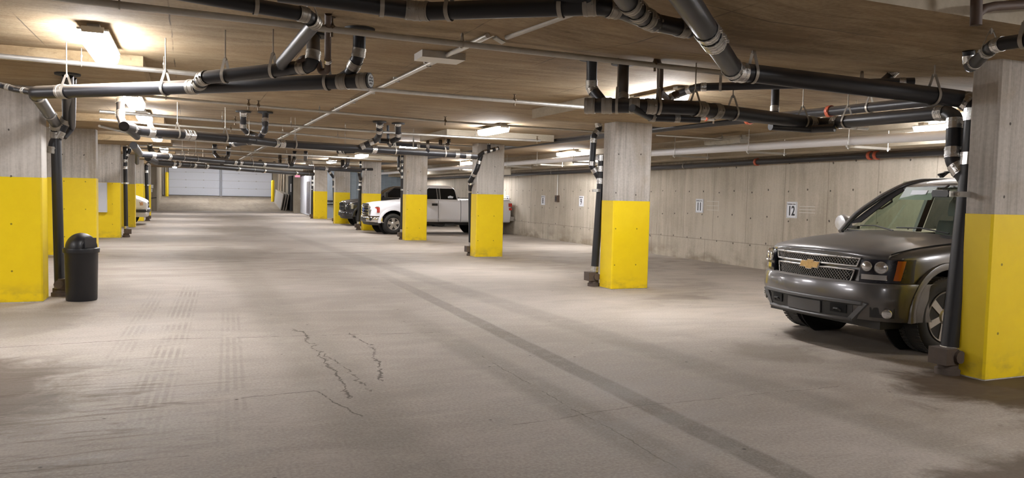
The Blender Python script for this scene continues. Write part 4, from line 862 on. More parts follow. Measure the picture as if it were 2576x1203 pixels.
def suv():
    grey = NT('dusty_grey_metallic_paint'); g = grey.n('NewGeometry'); sp = grey.n('SeparateXYZ'); grey.l(g.outputs['Normal'], sp.inputs[0])
    up = grey.ramp(sp.outputs[2], .25, .95); nz = grey.ramp(grey.noise((3, 3, 3), 4), .3, .7, .6, 1); fl = grey.noise((700, 700, 700), 2)
    zz = grey.xyz()[2]; low = grey.math('MULTIPLY', grey.ramp(zz, .35, .8, .5, 0), nz)
    c = grey.mix(fl, (.10, .10, .103), (.18, .178, .182)); c = grey.mix(grey.math('MULTIPLY', grey.math('MULTIPLY', up, nz), .5), c, (.20, .17, .14)); c = grey.mix(low, c, (.11, .09, .072))
    grey.col(c); grey.set(Metallic=grey.ramp(up, 0, 1, .55, .25), Roughness=grey.ramp(up, 0, 1, .27, .5), Coat_Weight=grey.ramp(up, 0, 1, .7, .2), Coat_Roughness=.1); P = grey.m
    plast = plain('grey_bumper_trim', (.10, .098, .097), .5, .2)
    X0, Y0 = 6.27, 6.53
    root = empty('suv', (X0, Y0, 0), 'dusty dark grey SUV parked nose out at right, behind the black riser, under sign 12', 'car')
    ZH = [(0, 1.02), (.25, 1.08), (.55, 1.135), (1.0, 1.18), (1.45, 1.215), (2, 1.235), (6, 1.25)]
    def sec(x, w, zb=.34, e=0):
        zh = lerp_table(ZH, x); s = min(1, max(0, (x - .1) / .5))
        return ring(x, [(0, zb), (w * .75, zb), (w * .93, zb + .05), (w, zb + .22), (w * 1.0, .80), (w * .992, .98), (w * .965, zh - .08), (w * .90, zh - .04), (w * .62, zh - .034), (0, zh - .024)])
    st = [(.17, .54), (.18, .62), (.24, .74), (.33, .85), (.44, .925), (.62, .975), (.96, 1.0), (1.4, 1.0), (2.2, 1.0), (3.4, 1.0), (4.4, 1.0), (5.2, .985), (5.5, .95), (5.6, .88)]
    cuts = []
    for x in (.97, 4.27):
        for s in (-1, 1): cuts.append(MB().cyl((x, s * .62, .43), (x, s * 1.2, .43), .475, n=40))
    cuts.append(MB().box(1.72, 5.42, -.86, .86, .55, 1.4))
    solid('body', [sec(*q) for q in st], P, root, 2, cuts)
    # plan curve of the nose: |y| -> x
    BOW = [(0, .0), (.15, .004), (.3, .018), (.45, .042), (.6, .078), (.7, .112), (.78, .15), (.85, .197), (.91, .26), (.955, .335), (.985, .43), (1.0, .54), (1.006, .66)]
    YS = [-y for y, _ in BOW[:0:-1]] + [y for y, _ in BOW]
    def bx(y): return lerp_table(BOW, abs(y))
    def strip(ys, rows, off=(.02, 0, 0)):
        return [[(bx(y) + o, y, z) for y in ys] for z, o in rows]
    # hood
    rows = [(.115, 1.0), (.105, 1.03), (.115, 1.065), (.15, 1.09), (.24, 1.11), (.5, 1.148), (.85, 1.183), (1.15, 1.21), (1.40, 1.228)]
    hy = [i / 14 * .86 for i in range(-14, 15)]
    def hz(x, y, z):
        t = abs(y) / .86; b = 1 - min(1, max(0, (abs(y) - .50) / .14)); b = b * b * (3 - 2 * b)
        k = min(1, max(0, (x - .1) / .4)); return z - .042 * t * t + .022 * b * k
    g = []
    for x, z in rows:
        f = max(0, 1 - x / 1.3); g.append([(x + bx(y) * f * .95 + (.16 * (y / .86) ** 2 if x > 1.0 else 0) * min(1, (x - 1.0) / .4) , y * (1 - .04 * f), hz(x, y, z)) for y in hy])
    MB().slab(g, (.004, 0, -.02)).build('hood', P, root, smooth=50)
    for k in (0, -1): MB().tube([V(r_[k]) + V(0, 0, -.008) for r_ in g[3:]], .007, 5).build('hood_gap', M['dark_hole'], root)
    # fascia, bumper and lower trim
    fy = [y for y in YS if abs(y) <= .92]
    MB().slab(strip(fy, [(1.01, .13), (.995, .112), (.90, .102), (.80, .098), (.72, .09)]), (.03, 0, 0)).build('front_fascia', P, root)
    bump = MB(); bump.slab(strip(YS, [(.752, .11), (.748, .03), (.735, .004), (.70, -.008), (.60, -.02), (.565, -.02), (.535, -.008), (.50, .0), (.44, .004), (.40, .018), (.36, .05)]), (.03, 0, 0)); bo = bump.build('bumper', P, root)
    tr = MB(); ty = [y for y in YS if abs(y) <= .75]
    tr.slab(strip(ty, [(.56, -.012), (.545, -.034), (.52, -.036), (.508, -.012)]), (.02, 0, 0))
    for s in (-1, 1):
        tr.hexa([(bx(.73) - .03, s * .70, .545), (bx(.73) - .03, s * .76, .535), (bx(.62) - .02, s * .60, .345), (bx(.56) - .02, s * .54, .345), (bx(.73) + .03, s * .70, .545), (bx(.73) + .03, s * .76, .535), (bx(.62) + .04, s * .60, .345), (bx(.56) + .04, s * .54, .345)])
    tr.slab(strip([y for y in YS if abs(y) <= .61], [(.372, -.01), (.352, -.026), (.335, -.01)]), (.02, 0, 0))
    tr.build('bumper_trim', plast, root)
    MB().slab(strip([y for y in YS if abs(y) <= .62], [(.52, -.004), (.36, .0)]), (.01, 0, 0)).build('lower_intake', M['trim_black'], root)
    MB().slab(strip([-.24, -.12, 0, .12, .24], [(.50, -.022), (.375, -.02)]), (.012, 0, 0)).build('plate_recess', plast, root)
    for s in (-1, 1):
        t = MB(); t.slab(strip([s * .36, s * .45, s * .54], [(.50, -.016), (.41, -.014)]), (.008, 0, 0)); h = t.build('tow_opening', M['dark_hole'], root)
        MB().tube([(bx(.45) - .012, s * .40, .43), (bx(.45) - .035, s * .42, .45), (bx(.45) - .035, s * .47, .45), (bx(.45) - .012, s * .49, .43)], .012, 8).build('tow_hook', M['trim_black'], h)
        t = MB(); t.slab(strip([s * .76, s * .82, s * .88, s * .93], [(.505, -.002), (.40, .002)]), (.01, 0, 0)); fr = t.build('fog_recess', M['trim_black'], root)
        n = V(-.72, s * .69, 0); c = V(bx(.89) + .0, s * .885, .445)
        MB().lathe([(.048, -.02), (.048, .012), (.042, .018), (.0, .022)], c, n, n=20).build('fog_lamp', M['reflector'], fr)
    MB().box(.25, .9, -.8, .8, .27, .36).build('skid_panel', M['trim_black'], root)
    # grille: two meshes over dark sheets painted to look recessed, satin frames
    def pt(y, z, o): return V(bx(y) + o + .045 + (.985 - z) * -.06, y, z)
    for nm, z0, z1, w0, w1 in (('upper_grille', .905, .990, .575, .60), ('lower_grille', .725, .865, .515, .555)):
        ys = [-1 + k / 8 for k in range(17)]
        bk = MB().sheet([[pt(y * (w0 + (w1 - w0) * t), z0 + (z1 - z0) * t, .040) for y in ys] for t in (0, .5, 1)]).build(nm, M['dark_hole'], root)
        mesh = MB(); sp = .034; h = z1 - z0; k = -int(1.4 / sp)
        while k * sp < 1.4:
            for sg in (-1, 1):
                q = []
                for t in (0, .5, 1):
                    y = k * sp + sg * (t - .5) * h * .95; w = w0 + (w1 - w0) * t
                    if abs(y) <= w: q.append(pt(y, z0 + h * t, .033 - .002 * sg))
                if len(q) >= 2: mesh.tube(q, .0042, 5, caps=False)
            k += 1
        mesh.build('grille_mesh', M['mesh_metal'], bk, smooth=60)
        loop = [pt(y * w0, z0, .028) for y in ys] + [pt(y * w1, z1, .028) for y in ys[::-1]]
        loop.append(loop[0]); loop.append(loop[1]); MB().tube(loop, .012, 8).build('grille_frame', M['chrome_dull'], bk, smooth=60)
    # bow-tie badge
    b = [(-.135, -.032), (-.05, -.032), (-.05, -.048), (.03, -.048), (.045, -.032), (.118, -.032), (.145, .032), (.06, .032), (.06, .048), (-.02, .048), (-.035, .032), (-.108, .032)]
    e = MB().prism([(bx(0) + .042, -y, .880 + z) for y, z in b], (.03, 0, 0)).build('bow_tie_badge', M['gold'], root, smooth=0)
    MB().prism([(bx(0) + .048, -y * 1.08, .880 + z * 1.14) for y, z in b], (.02, 0, 0)).build('badge_rim', M['chrome'], e, smooth=0)
    # head lamps
    for s in (-1, 1):
        ly = [s * v for v in (.625, .70, .78, .85, .91, .955, .982)]
        hl = MB().slab([[(bx(y) + o + .012, y * (1 - (z - .77) * .02), z - .02 * (1 - i / 6)) for i, y in enumerate(ly)] for z, o in ((1.0, .045), (.93, .03), (.85, .022), (.765, .02))], (.03, 0, 0)).build('headlamp', plain('dark_lamp_housing', (.012, .012, .020), .3), root)
        for yy, rr, zz, sl in ((.70, .056, .915, .42), (.822, .066, .908, .62)):
            c = V(bx(yy) + .022, s * yy, zz); n = V(-1, s * sl, .05)
            MB().lathe([(rr, -.01), (rr, .004), (rr * .93, .01), (rr * .85, .0), (rr * .5, .004), (0, .012)], c, n, n=22).build('lamp_reflector', M['reflector'], hl)
        MB().slab([[(bx(y) + .012, y, z) for y in (s * .66, s * .73, s * .80, s * .87)] for z in (.835, .783)], (.01, 0, 0)).build('turn_lamp', M['reflector'], hl)
        MB().slab([[(bx(y) + .006, y, z) for y in (s * (.918 + sl), s * (.936 + sl), s * (.951 + sl))] for z, sl in ((.985, .014), (.88, .006), (.785, -.004))], (.012, 0, 0)).build('side_marker', M['amber'], hl)
        MB().sheet([[(bx(y) + o - .004, y, z) for y in ly] for z, o in ((1.0, .045), (.93, .026), (.85, .014), (.765, .012))]).build('clear_lens', M['lamp_glass'], hl)
    # wheel arches and wheels
    for x in (.97, 4.27):
        for s in (-1, 1):
            a = MB(); pr = []
            for k in range(25):
                th = R(-8 + k * 196 / 24); pr.append([(x + math.cos(th) * r_, s * y_, .43 + math.sin(th) * r_) for r_, y_ in ((.468, .96), (.468, 1.012), (.49, 1.018), (.535, 1.006), (.54, .97))])
            a.rings(pr, 0, False, False); a.build('wheel_arch_lip', P, root)
            MB().cyl((x, s * .60, .43), (x, s * .62, .43), .475, n=32).build('wheel_well', M['dark_hole'], root)
            wheel(root, x - .01, s * .865, .405, .275, .268, s, 6, M['tyre'], M['rim'], M['brake'])
    # cabin: pillars, roof, glass
    pil = MB()
    for s in (-1, 1):
        A = [(1.40, s * .885, 1.19), (1.62, s * .865, 1.42), (2.0, s * .80, 1.66), (2.30, s * .735, 1.815), (2.6, s * .725, 1.875), (3.2, s * .72, 1.90), (4.6, s * .71, 1.89), (5.35, s * .69, 1.84)]
        pil.tube(fillet(A, 1.2, 4), .034, 10)
        for x0, x1, wd in ((2.78, 2.86, .11), (3.85, 3.95, .1), (4.75, 4.95, .14)):
            pil.hexa([(x0 - wd / 2, s * .93, 1.2), (x0 + wd / 2, s * .93, 1.2), (x0 + wd / 2, s * .88, 1.2), (x0 - wd / 2, s * .88, 1.2), (x1 - wd / 2, s * .74, 1.88), (x1 + wd / 2, s * .74, 1.88), (x1 + wd / 2, s * .69, 1.88), (x1 - wd / 2, s * .69, 1.88)])
        pil.tube([(5.45, s * .86, 1.2), (5.42, s * .80, 1.5), (5.3, s * .69, 1.85)], .06, 8)
    pil.build('pillars', P, root)
    RT = [(2.22, 1.80), (2.32, 1.845), (2.5, 1.89), (2.9, 1.935), (3.6, 1.955), (4.6, 1.945), (5.2, 1.90), (5.4, 1.85)]
    MB().slab([[(x, y * .76, z - .055 * (abs(y) ** 2.4)) for y in [k / 8 for k in range(-8, 9)]] for x, z in RT], (0, 0, -.03)).build('roof', P, root)
    wy = [k / 8 for k in range(-8, 9)]
    def wind(t, y): 
        hw = .86 - .14 * t; x0 = 1.36 + .14 * y * y; return (x0 + (.90 - .06 * y * y) * t, y * hw, 1.222 + .585 * t - .02 * y * y * t)
    MB().sheet([[wind(t, y) for y in wy] for t in (0, .25, .5, .75, 1)]).build('windshield', M['shield_glass'], root)
    MB().tube([wind(1.01, y) for y in wy], .013, 6).tube([wind(-.01, y) for y in wy], .015, 6).build('windshield_seal', M['trim_black'], root)
    for s in (-1, 1):
        for x0, x1, nm in ((1.75, 2.74, 'front_side_window'), (2.90, 3.84, 'rear_side_window'), (3.98, 4.74, 'quarter_window')):
            k = .55 if nm[0] == 'f' else .06
            MB().sheet([[(x0, s * .905, 1.235), (x1, s * .905, 1.235)], [(x0 + k, s * .735, 1.86), (x1 + .08, s * .735, 1.86)]]).build(nm, M['shield_glass'] if nm[0] == 'f' else glass('smoked_glass_' + nm[:4] + ('l' if s < 0 else 'r'), (.13, .14, .14), .1), root)
        m = MB().rings([[(1.62 + dx, s * (1.02 + w * (.5 + .5 * math.sin(R(a)))), 1.30 + .11 * math.cos(R(a)) * q) for a in range(0, 360, 30)] for dx, w, q in ((0, .10, .5), (.02, .2, .9), (.06, .24, 1.0), (.11, .24, 1.0), (.12, .2, .92))])
        mo = m.build('door_mirror', M['mirror_shell'], root); MB().bar((1.72, s * .9, 1.25), (1.69, s * 1.06, 1.25), .06, .04).build('mirror_arm', M['trim_black'], mo)
        rr = MB().tube([(2.75, s * .60, 1.955), (2.95, s * .60, 2.0), (4.9, s * .60, 2.0), (5.1, s * .60, 1.93)], .016, 8)
        for x in (2.8, 3.9, 5.0): rr.bar((x, s * .6, 1.93), (x + .1, s * .6, 1.995), .05, .03)
        rr.build('roof_rail', M['trim_black'], root)
    cb = MB().bar((3.1, -.62, 2.01), (3.1, .62, 2.01), .06, .025).build('cross_bar', M['trim_black'], root)
    # cowl and wipers
    MB().slab([[(1.36 + .14 * y * y + d, y * .84, 1.215 + h) for y in wy] for d, h in ((-.09, .0), (-.04, .004), (.02, .0))], (0, 0, -.02)).build('cowl', M['trim_black'], root)
    for y0, y1 in ((-.62, .05), (.05, .66)):
        p = wind(.02, y0 / .86); q = wind(.075, y1 / .86); MB().tube([V(p) + V(-.03, 0, .015), (V(p) + V(q)) / 2 + V(-.04, 0, .045), V(q) + V(-.02, 0, .02)], .009, 6).build('wiper', M['trim_black'], root)
    # inside
    MB().slab([[(x, y * .70, z) for y in (-1, -.5, 0, .5, 1)] for x, z in ((2.27, 1.775), (2.45, 1.80), (2.9, 1.85), (5.2, 1.84))], (0, 0, -.02)).build('headliner', M['seat'], root)
    MB().slab([[(x, y, z) for y in (-.82, -.4, 0, .4, .82)] for x, z in ((1.45, 1.185), (1.7, 1.20), (1.95, 1.19), (2.0, 1.05), (2.02, .7))], (.0, 0, -.04)).build('dashboard', M['seat'], root)
    w = []
    for k in range(25):
        a = 2 * math.pi * k / 24; w.append((2.16 + .09 * math.sin(a), -.38 + .185 * math.cos(a), 1.13 + .165 * math.sin(a)))
    sw = MB().tube(w, .015, 8, caps=False); sw.bar((2.16, -.55, 1.13), (2.16, -.21, 1.13), .03, .05).cyl((2.02, -.38, 1.09), (2.16, -.38, 1.13), .05, n=10).build('steering_wheel', M['seat'], root)
    for x in (2.75, 3.75):
        for y in (-.4, .4):
            s_ = MB().rings([[(x + dx, y + .25 * a, z + .0) for a in (-1, -.9, .9, 1)] + [(x + dx + .12, y + .25 * a, z) for a in (1, .9, -.9, -1)] for dx, z in ((-.1, .72), (0, 1.0), (.1, 1.32), (.12, 1.36))])
            s_.box(x - .5, x, y - .26, y + .26, .62, .80)
            s_.rings([[(x + .12 + dx, y + .14 * a * q, z) for a in (-1, -.8, .8, 1)] + [(x + .22 + dx, y + .14 * a * q, z) for a in (1, .8, -.8, -1)] for dx, z, q in ((0, 1.42, .85), (.01, 1.46, 1), (.03, 1.58, 1), (.03, 1.63, .8))])
            for k in (-1, 1): s_.cyl((x + .14, y + k * .06, 1.34), (x + .16, y + k * .06, 1.45), .008, n=6)
            s_.build('seat', M['seat'], root)
    MB().rings([[(2.03 + dx, y * q, 1.70 + z * q) for y, z in ((-.13, 0), (-.11, .045), (.11, .045), (.13, 0), (.11, -.045), (-.11, -.045))] for dx, q in ((0, .9), (.02, 1), (.04, .9))]).cyl((2.05, 0, 1.73), (2.18, 0, 1.80), .012, n=6).build('rear_view_mirror', M['trim_black'], root)
    for s, m_ in ((1, M['visor']), (-1, M['seat'])):
        v = MB().hexa([(2.06, s * .14, 1.62), (2.06, s * .60, 1.62), (2.08, s * .60, 1.62), (2.08, s * .14, 1.62), (2.16, s * .14, 1.78), (2.16, s * .58, 1.78), (2.18, s * .58, 1.78), (2.18, s * .14, 1.78)]).build('sun_visor', m_, root)
        if s > 0: MB().quad([(2.09, .24, 1.685), (2.09, .46, 1.685), (2.125, .46, 1.74), (2.125, .24, 1.74)]).build('visor_label', M['sign_white'], v)
        ln = [(1.50, .84, 1.30), (1.75, .81, 1.47), (2.0, .77, 1.64), (2.2, .73, 1.76)]
        MB().slab([[(x, s * y, z), (x + .07, s * (y - .10), z + .02)] for x, y, z in ln], (.02, 0, 0)).build('inner_pillar_trim', M['seat'], root)
        MB().tube([(1.86, s * .79, 1.50), (1.93, s * .74, 1.50), (2.08, s * .72, 1.59), (2.10, s * .75, 1.64)], .014, 6).build('grab_handle', M['seat'], root)
    MB().box(1.72, 5.4, -.85, .85, .55, .57).build('cabin_floor', M['seat'], root)
    # sides: door seams, handles
    for s in (-1, 1):
        for x in (1.62, 2.82, 3.88): MB().bar((x, s * 1.0, .5), (x, s * .985, 1.2), .012, .01).build('door_seam', M['dark_hole'], root)
        for x in (2.55, 3.62): MB().bar((x, s * 1.012, 1.06), (x + .2, s * 1.012, 1.06), .03, .04).build('door_handle', M['chrome_dull'], root)
    MB().sheet([[(5.56, -.80, 1.25), (5.56, .80, 1.25)], [(5.40, -.66, 1.82), (5.40, .66, 1.82)]]).build('rear_window', M['tint_glass'], root)
    return root
suv()

def pickup(X0, Y0, label, P, white=True, fl=1.0):
    root = empty('pickup_truck', (X0, Y0, 0), label, 'car')
    ZT = [(0, 1.09), (.3, 1.15), (.7, 1.2), (1.2, 1.25), (1.7, 1.33), (3.4, 1.36), (3.62, 1.36), (3.66, 1.40), (5.7, 1.42), (6, 1.42)]
    def sec(x, w, zb=.46):
        z = lerp_table(ZT, x)
        return ring(x, [(0, zb), (w * .8, zb), (w * .95, zb + .03), (w * .985, zb + .16), (w * 1.0, .85), (w * .995, 1.0), (w * .97, z - .06), (w * .9, z - .015), (w * .6, z + .01), (0, z + .02)])
    st = [(.09, .70), (.11, .78), (.2, .90), (.34, .965), (.6, .995), (.93, 1.0), (1.5, .985), (2.5, .985), (3.55, .985), (3.66, .99), (4.6, 1.0), (5.5, .985), (5.76, .96), (5.8, .93)]
    cuts = [MB().cyl((x, s * .62, .42), (x, s * 1.2, .42), .50, n=40) for x in (.93, 4.60) for s in (-1, 1)]
    cuts.append(MB().box(3.75, 5.68, -.80, .80, .85, 1.7))
    cuts += [MB().box(3.615, 3.64, -1.2, 1.2, .3, 1.7)]
    solid('body', [sec(*q) for q in st], P, root, 2, cuts)
    BOW = [(0, 0), (.3, .012), (.55, .04), (.7, .08), (.82, .145), (.9, .22), (.96, .33), (.99, .45), (1.0, .52)]
    bx = lambda y: lerp_table(BOW, abs(y)); YS = [-y for y, _ in BOW[:0:-1]] + [y for y, _ in BOW]
    strip = lambda ys, rows: [[(bx(y) + o, y, z) for y in ys] for z, o in rows]
    # hood and bright front
    hy = [k / 10 * .84 for k in range(-10, 11)]
    g = []
    for x, z in ((.07, 1.09), (.08, 1.13), (.15, 1.165), (.4, 1.20), (.9, 1.25), (1.35, 1.30)):
        f = max(0, 1 - x / 1.2); g.append([(x + bx(y) * f, y, z + .03 * (1 - min(1, abs(y) / .6) ** 4) * min(1, x / .4) - .03 * (y / .84) ** 2) for y in hy])
    MB().slab(g, (0, 0, -.03)).build('hood', P, root, smooth=50)
    MB().slab(strip([y for y in YS if abs(y) < .93], [(1.09, .08), (.95, .06), (.78, .05), (.72, .06)]), (.03, 0, 0)).build('front_fascia', P, root)
    ch = M['chrome'] if white else plain('black_chrome', (.03, .03, .03), .2, .6)
    gr = MB().slab(strip([-.56, -.4, -.2, 0, .2, .4, .56], [(1.06, .035), (.74, .02)]), (.02, 0, 0)).build('grille', M['dark_hole'], root)
    bars = MB()
    if white:
        for z in (.79, .90, 1.01): bars.slab(strip([-.55, -.4, -.2, 0, .2, .4, .55], [(z + .032, .02), (z + .02, .0), (z - .02, -.004), (z - .032, .016)]), (.012, 0, 0))
    else:
        bars.box(-.01, .03, -.03, .03, .74, 1.06); bars.slab(strip([-.55, 0, .55], [(.93, .0), (.87, .0)]), (.02, 0, 0))
    bars.build('grille_bars', ch if white else M['trim_black'], gr)
    lp = [(bx(y) + .014, y, z) for y, z in [(-.58, .72), (0, .72), (.58, .72), (.60, 1.08), (0, 1.08), (-.60, 1.08), (-.58, .72), (0, .72)]]
    MB().tube(lp, .022, 8).build('grille_surround', ch, gr)
    if white: MB().lathe([(.09, 0), (.09, .01), (.0, .014)], (bx(0) - .012, 0, .90), (-1, 0, 0), n=20).build('oval_badge', plain('blue_badge', (.02, .06, .28), .3), gr).scale = (1, 1.0, 1)
    if white: MB().slab([[(.02 + bx(y), y, z) for y in (-.5, -.25, 0, .25, .5)] for z in (1.155, 1.09)], (.03, 0, 0)).build('hood_deflector', M['trim_black'], root)
    bo = MB().slab(strip(YS, [(.70, .07), (.69, -.02), (.66, -.045), (.52, -.05), (.46, -.03), (.44, .03)]), (.03, 0, 0)).build('bumper', M['chrome'] if white else P, root)
    MB().slab(strip([-.45, -.2, 0, .2, .45], [(.62, -.056), (.47, -.056)]), (.012, 0, 0)).build('bumper_insert', M['trim_black'], bo)
    MB().slab(strip([y for y in YS if abs(y) < .97], [(.45, .0), (.34, .06)]), (.03, 0, 0)).build('air_dam', M['trim_black'], root)
    for s in (-1, 1):
        MB().lathe([(.062, -.01), (.062, .012), (0, .012)], (bx(.80) - .045, s * .80, .57), (-.85, s * .52, 0), n=18).build('fog_opening', M['dark_hole'], bo)
        ly = [s * v for v in (.61, .70, .78, .86, .92, .96)]
        hl = MB().slab([[(bx(y) + .02, y, z - (.05 * i / 5 if z < .9 else 0) * -1) for i, y in enumerate(ly)] for z in (1.05, .9, .75)], (.03, 0, 0)).build('headlamp', M['reflector'], root)
        MB().slab([[(bx(y) + .01, y, z) for y in (s * .90, s * .945, s * .97)] for z in (1.02, .92, .82)], (.02, 0, 0)).build('side_marker', M['reflector'] if not white else M['red_lens'], hl)
        MB().lathe([(.06, 0), (.05, .02), (0, .03)], (bx(.74) + .0, s * .74, .92), (-1, s * .3, 0), n=16).build('lamp_bowl', M['chrome_dull'], hl)
        MB().slab([[(bx(y) + .004, y, z) for y in ly] for z in (1.05, .9, .77)], (.004, 0, 0)).build('clear_lens', M['lamp_glass'], hl)
        for x in (.93, 4.60):
            MB().cyl((x, s * .60, .42), (x, s * .62, .42), .5, n=32).build('wheel_well', M['dark_hole'], root)
            a = MB(); a.rings([[(x + math.cos(R(t)) * q, s * yy, .42 + math.sin(R(t)) * q) for q, yy in ((.49, .96), (.495, 1.012), (.55, 1.012), (.60, .995))] for t in range(-5, 186, 8)], 0, False, False); a.build('wheel_arch_lip', P, root)
            wheel(root, x, s * .86, .395, .27, .235, s, 5, M['tyre'], M['rim'], M['brake'], 'five')
    # cab with raked screen
    cab = lambda xs: [(0, 1.25), (.95, 1.25), (.945, 1.34), (.84, 1.62), (.745, 1.82), (.60, 1.885), (.3, 1.91), (0, 1.915)]
    XB = {1.25: (1.42, 3.58), 1.34: (1.56, 3.58), 1.62: (1.98, 3.55), 1.82: (2.30, 3.44), 1.885: (2.48, 3.32), 1.91: (2.55, 3.28), 1.915: (2.58, 3.26)}
    rs = []
    for t in (0, .04, .5, .96, 1):
        half = cab(0); pts = [(XB[z][0] + (XB[z][1] - XB[z][0]) * t, y, z) for y, z in half]; rs.append(pts + [(a, -b, c) for a, b, c in pts[-2:0:-1]])
    solid('cab', rs, P, root, 2)
    SY = [(1.25, .95), (1.34, .943), (1.62, .843), (1.82, .742)]
    def sy(z): return lerp_table(SY, z)
    def pane(nm, pts, s, m=M['tint_glass'], e=.006):
        q = pts[:]
        for a, b in list(zip(pts, pts[1:] + pts[:1])):                    # follow the bend of the cab side
            if (a[1] - 1.62) * (b[1] - 1.62) < 0: q.insert(q.index(a) + 1, (a[0] + (b[0] - a[0]) * (1.62 - a[1]) / (b[1] - a[1]), 1.62))
        MB().prism([(x, s * (sy(z) + e), z) for x, z in q], (0, -s * .02, 0)).build(nm, m, root, smooth=0)
    for s in (-1, 1):
        pane('front_side_window', [(1.76, 1.37), (2.66, 1.37), (2.66, 1.79), (2.36, 1.79)], s)
        pane('pillar_trim', [(2.68, 1.37), (2.78, 1.37), (2.78, 1.79), (2.68, 1.79)], s, M['trim_black'], .004)
        pane('rear_side_window', [(2.80, 1.37), (3.46, 1.37), (3.40, 1.76), (3.36, 1.79), (2.80, 1.79)], s)
        MB().box(1.84, 1.96, s * 1.0, s * 1.22, 1.38, 1.60).bar((1.9, s * .93, 1.40), (1.9, s * 1.05, 1.42), .05, .06).build('door_mirror', M['trim_black'], root)
        for x in (1.62, 2.70): MB().bar((x, s * .992, .5), (x, s * .975, 1.32), .01, .012).build('door_seam', M['dark_hole'], root)
        MB().bar((2.44, s * .995, 1.16), (2.66, s * .995, 1.16), .03, .09).build('door_handle', M['trim_black'], root)
        MB().bar((1.6, s * .985, .60), (3.6, s * .985, .60), .02, .02).build('body_crease', P, root)
        MB().bar((3.66, s * .90, 1.435), (5.76, s * .90, 1.435), .10, .02).build('bed_rail_cap', M['trim_black'], root)
        tl = MB().box(5.66, 5.80, s * .90, s * .975, 1.12, 1.26).box(5.68, 5.80, s * .90, s * .975, .98, 1.08).build('tail_lamp', M['red_lens'], root)
        MB().box(3.0, 3.4, s * .7, s * .93, .36, .42).build('step_bracket', M['trim_black'], root)
    MB().slab([[(XB[1.34][0] + (XB[1.82][0] - XB[1.34][0]) * t - .03 + .12 * y * y, y * (.86 - .13 * t), 1.36 + .45 * t) for y in (-1, -.5, 0, .5, 1)] for t in (0, .5, 1)], (.02, 0, 0)).build('windshield', M['tint_glass'], root)
    pane('window_badge', [(3.1, 1.42), (3.3, 1.42), (3.33, 1.48), (3.2, 1.52), (3.1, 1.48)], -1, M['sign_white'], .009)
    MB().box(5.74, 5.92, -.95, .95, .55, .72).build('rear_bumper', M['chrome_dull'], root)
    MB().box(.8, 5.6, -.55, .55, .36, .5).build('chassis', M['trim_black'], root)
    return root
M['white_car'] = dusty('white_car_paint', (.80, .80, .83), (.66, .61, .54), .22, 0, .35, Coat_Weight=.4)
M['black_car'] = dusty('black_car_paint', (.014, .014, .016), (.12, .10, .085), .2, 0, .5, Coat_Weight=.5)
pickup(6.25, 29.65, 'white pickup truck parked nose out between the yellow columns, far wall behind it', M['white_car'])
pickup(6.62, 36.6, 'black pickup truck behind the white pickup, only its nose showing', M['black_car'], False)

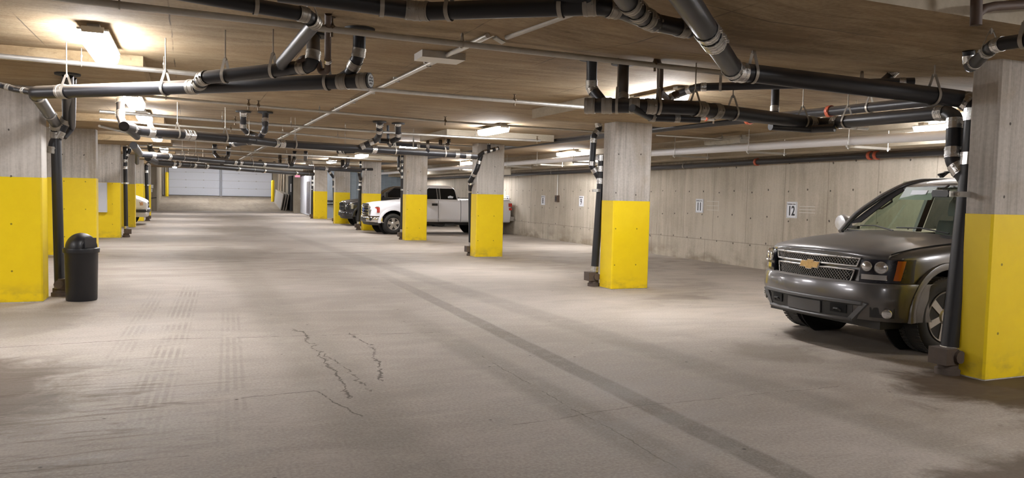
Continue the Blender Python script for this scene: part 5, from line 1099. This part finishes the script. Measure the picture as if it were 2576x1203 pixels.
def van():
    P = M['white_car']
    root = empty('van', (-1.52, 36.3, 0), 'white van nose poking out from behind the fourth left yellow column', 'car', rz=math.pi)
    def sec(x, w, z, zb=.40):
        return ring(x, [(0, zb), (w * .8, zb), (w * .97, zb + .06), (w, .75), (w, .95), (w * .96, z - .08), (w * .8, z - .01), (0, z + .02)])
    cuts = [MB().cyl((x, s * .6, .36), (x, s * 1.2, .36), .42, n=32) for x in (.85, 3.9) for s in (-1, 1)]
    solid('body', [sec(*q) for q in ((.05, .78, .98), (.08, .84, 1.02), (.2, .90, 1.10), (.45, .94, 1.20), (.85, .95, 1.32), (1.15, .95, 1.42), (2.2, .95, 1.45), (4.6, .94, 1.45), (4.8, .88, 1.42))], P, root, 2, cuts)
    half = [(0, 1.3), (.93, 1.3), (.92, 1.42), (.82, 1.8), (.70, 1.98), (0, 2.03)]; XB = [1.0, 1.0, 1.08, 1.75, 2.15, 2.25]; XE = [4.75, 4.75, 4.74, 4.65, 4.55, 4.5]
    rs = []
    for t in (0, .05, .5, .95, 1):
        p = [(XB[i] + (XE[i] - XB[i]) * t, y, z) for i, (y, z) in enumerate(half)]; rs.append(p + [(a, -b, c) for a, b, c in p[-2:0:-1]])
    solid('cabin', rs, P, root, 2)
    MB().slab([[(1.12 + .72 * t + .14 * y * y - .03, y * (.84 - .12 * t), 1.45 + .42 * t) for y in (-1, -.5, 0, .5, 1)] for t in (0, .5, 1)], (.02, 0, 0)).build('windshield', M['tint_glass'], root)
    BW = [(0, 0), (.5, .03), (.75, .08), (.88, .17), (.95, .32), (.97, .5)]; bx = lambda y: lerp_table(BW, abs(y)); YS = [-y for y, _ in BW[:0:-1]] + [y for y, _ in BW]
    st = lambda ys, rows: [[(bx(y) + o, y, z) for y in ys] for z, o in rows]
    MB().slab(st(YS, [(.66, .05), (.655, -.03), (.56, -.04), (.53, .0)]), (.04, 0, 0)).build('bumper_strip', M['trim_black'], root)
    MB().slab(st(YS, [(.71, .03), (.70, -.015), (.655, -.02)]), (.03, 0, 0)).slab(st(YS, [(.535, .01), (.40, .02), (.34, .07)]), (.03, 0, 0)).build('bumper', plain('grey_bumper', (.48, .47, .45), .5), root)
    MB().slab(st([y for y in YS if abs(y) < .9], [(.82, .03), (.71, .02)]), (.03, 0, 0)).build('lower_grille_band', M['trim_black'], root)
    g = MB().slab(st([-.38, 0, .38], [(.95, .035), (.72, .02)]), (.02, 0, 0)).build('grille', M['dark_hole'], root)
    MB().slab(st([-.42, 0, .42], [(.86, .02), (.81, .018)]), (.02, 0, 0)).build('grille_bar', M['chrome_dull'], g)
    for s in (-1, 1):
        ly = [s * v for v in (.44, .6, .75, .86, .93)]
        h = MB().slab(st(ly, [(.97, .055), (.9, .03), (.82, .025)]), (.03, 0, 0)).build('headlamp', M['reflector'], root)
        MB().slab(st([s * .82, s * .88, s * .935], [(.965, .045), (.9, .02), (.825, .018)]), (.02, 0, 0)).build('side_marker', plain('pale_amber_lens', (.65, .36, .2), .3), h)
        MB().slab(st(ly, [(.97, .035), (.9, .014), (.82, .012)]), (.004, 0, 0)).build('clear_lens', M['lamp_glass'], h)
        for x in (.85, 3.9):
            wheel(root, x, s * .83, .34, .2, .2, s, 5, M['tyre'], M['rim'], M['brake'], 'five'); MB().cyl((x, s * .59, .36), (x, s * .6, .36), .42, n=24).build('wheel_well', M['dark_hole'], root)
        MB().prism([(x, s * y, z) for x, y, z in ((1.5, .925, 1.45), (2.5, .925, 1.45), (2.5, .83, 1.83), (1.9, .83, 1.83))], (0, -s * .02, 0)).build('side_window', M['tint_glass'], root)
    return root
van()

# ---------------------------------------------------------------- camera, world, view
yaw, pitch, roll = R(22.85), R(-3.18), R(1.30)
f = V(math.sin(yaw) * math.cos(pitch), math.cos(yaw) * math.cos(pitch), math.sin(pitch)); r = V(math.cos(yaw), -math.sin(yaw), 0); u = r.cross(f)
r2 = r * math.cos(roll) + u * math.sin(roll); u2 = u * math.cos(roll) - r * math.sin(roll)
cam = D.cameras.new('camera'); cam.sensor_width = 36; cam.lens = 1935 / 2576 * 36; cam.clip_start = .05; cam.clip_end = 200
co = D.objects.new('camera', cam); COL.objects.link(co)
m = Matrix((r2, u2, -f)).transposed().to_4x4(); m.translation = (0, 0, 1.55); co.matrix_world = m
SC.camera = co
w = D.worlds.new('ambient_fill'); SC.world = w; w.use_nodes = True  # faint ambient fill added for the garage's unmodelled parts
w.node_tree.nodes['Background'].inputs[0].default_value = (.75, .85, 1, 1); w.node_tree.nodes['Background'].inputs[1].default_value = .02
SC.view_settings.view_transform = 'Standard'; SC.view_settings.look = 'None'; SC.view_settings.gamma = 1; SC.view_settings.use_curve_mapping = False
SC.view_settings.exposure = 0.0
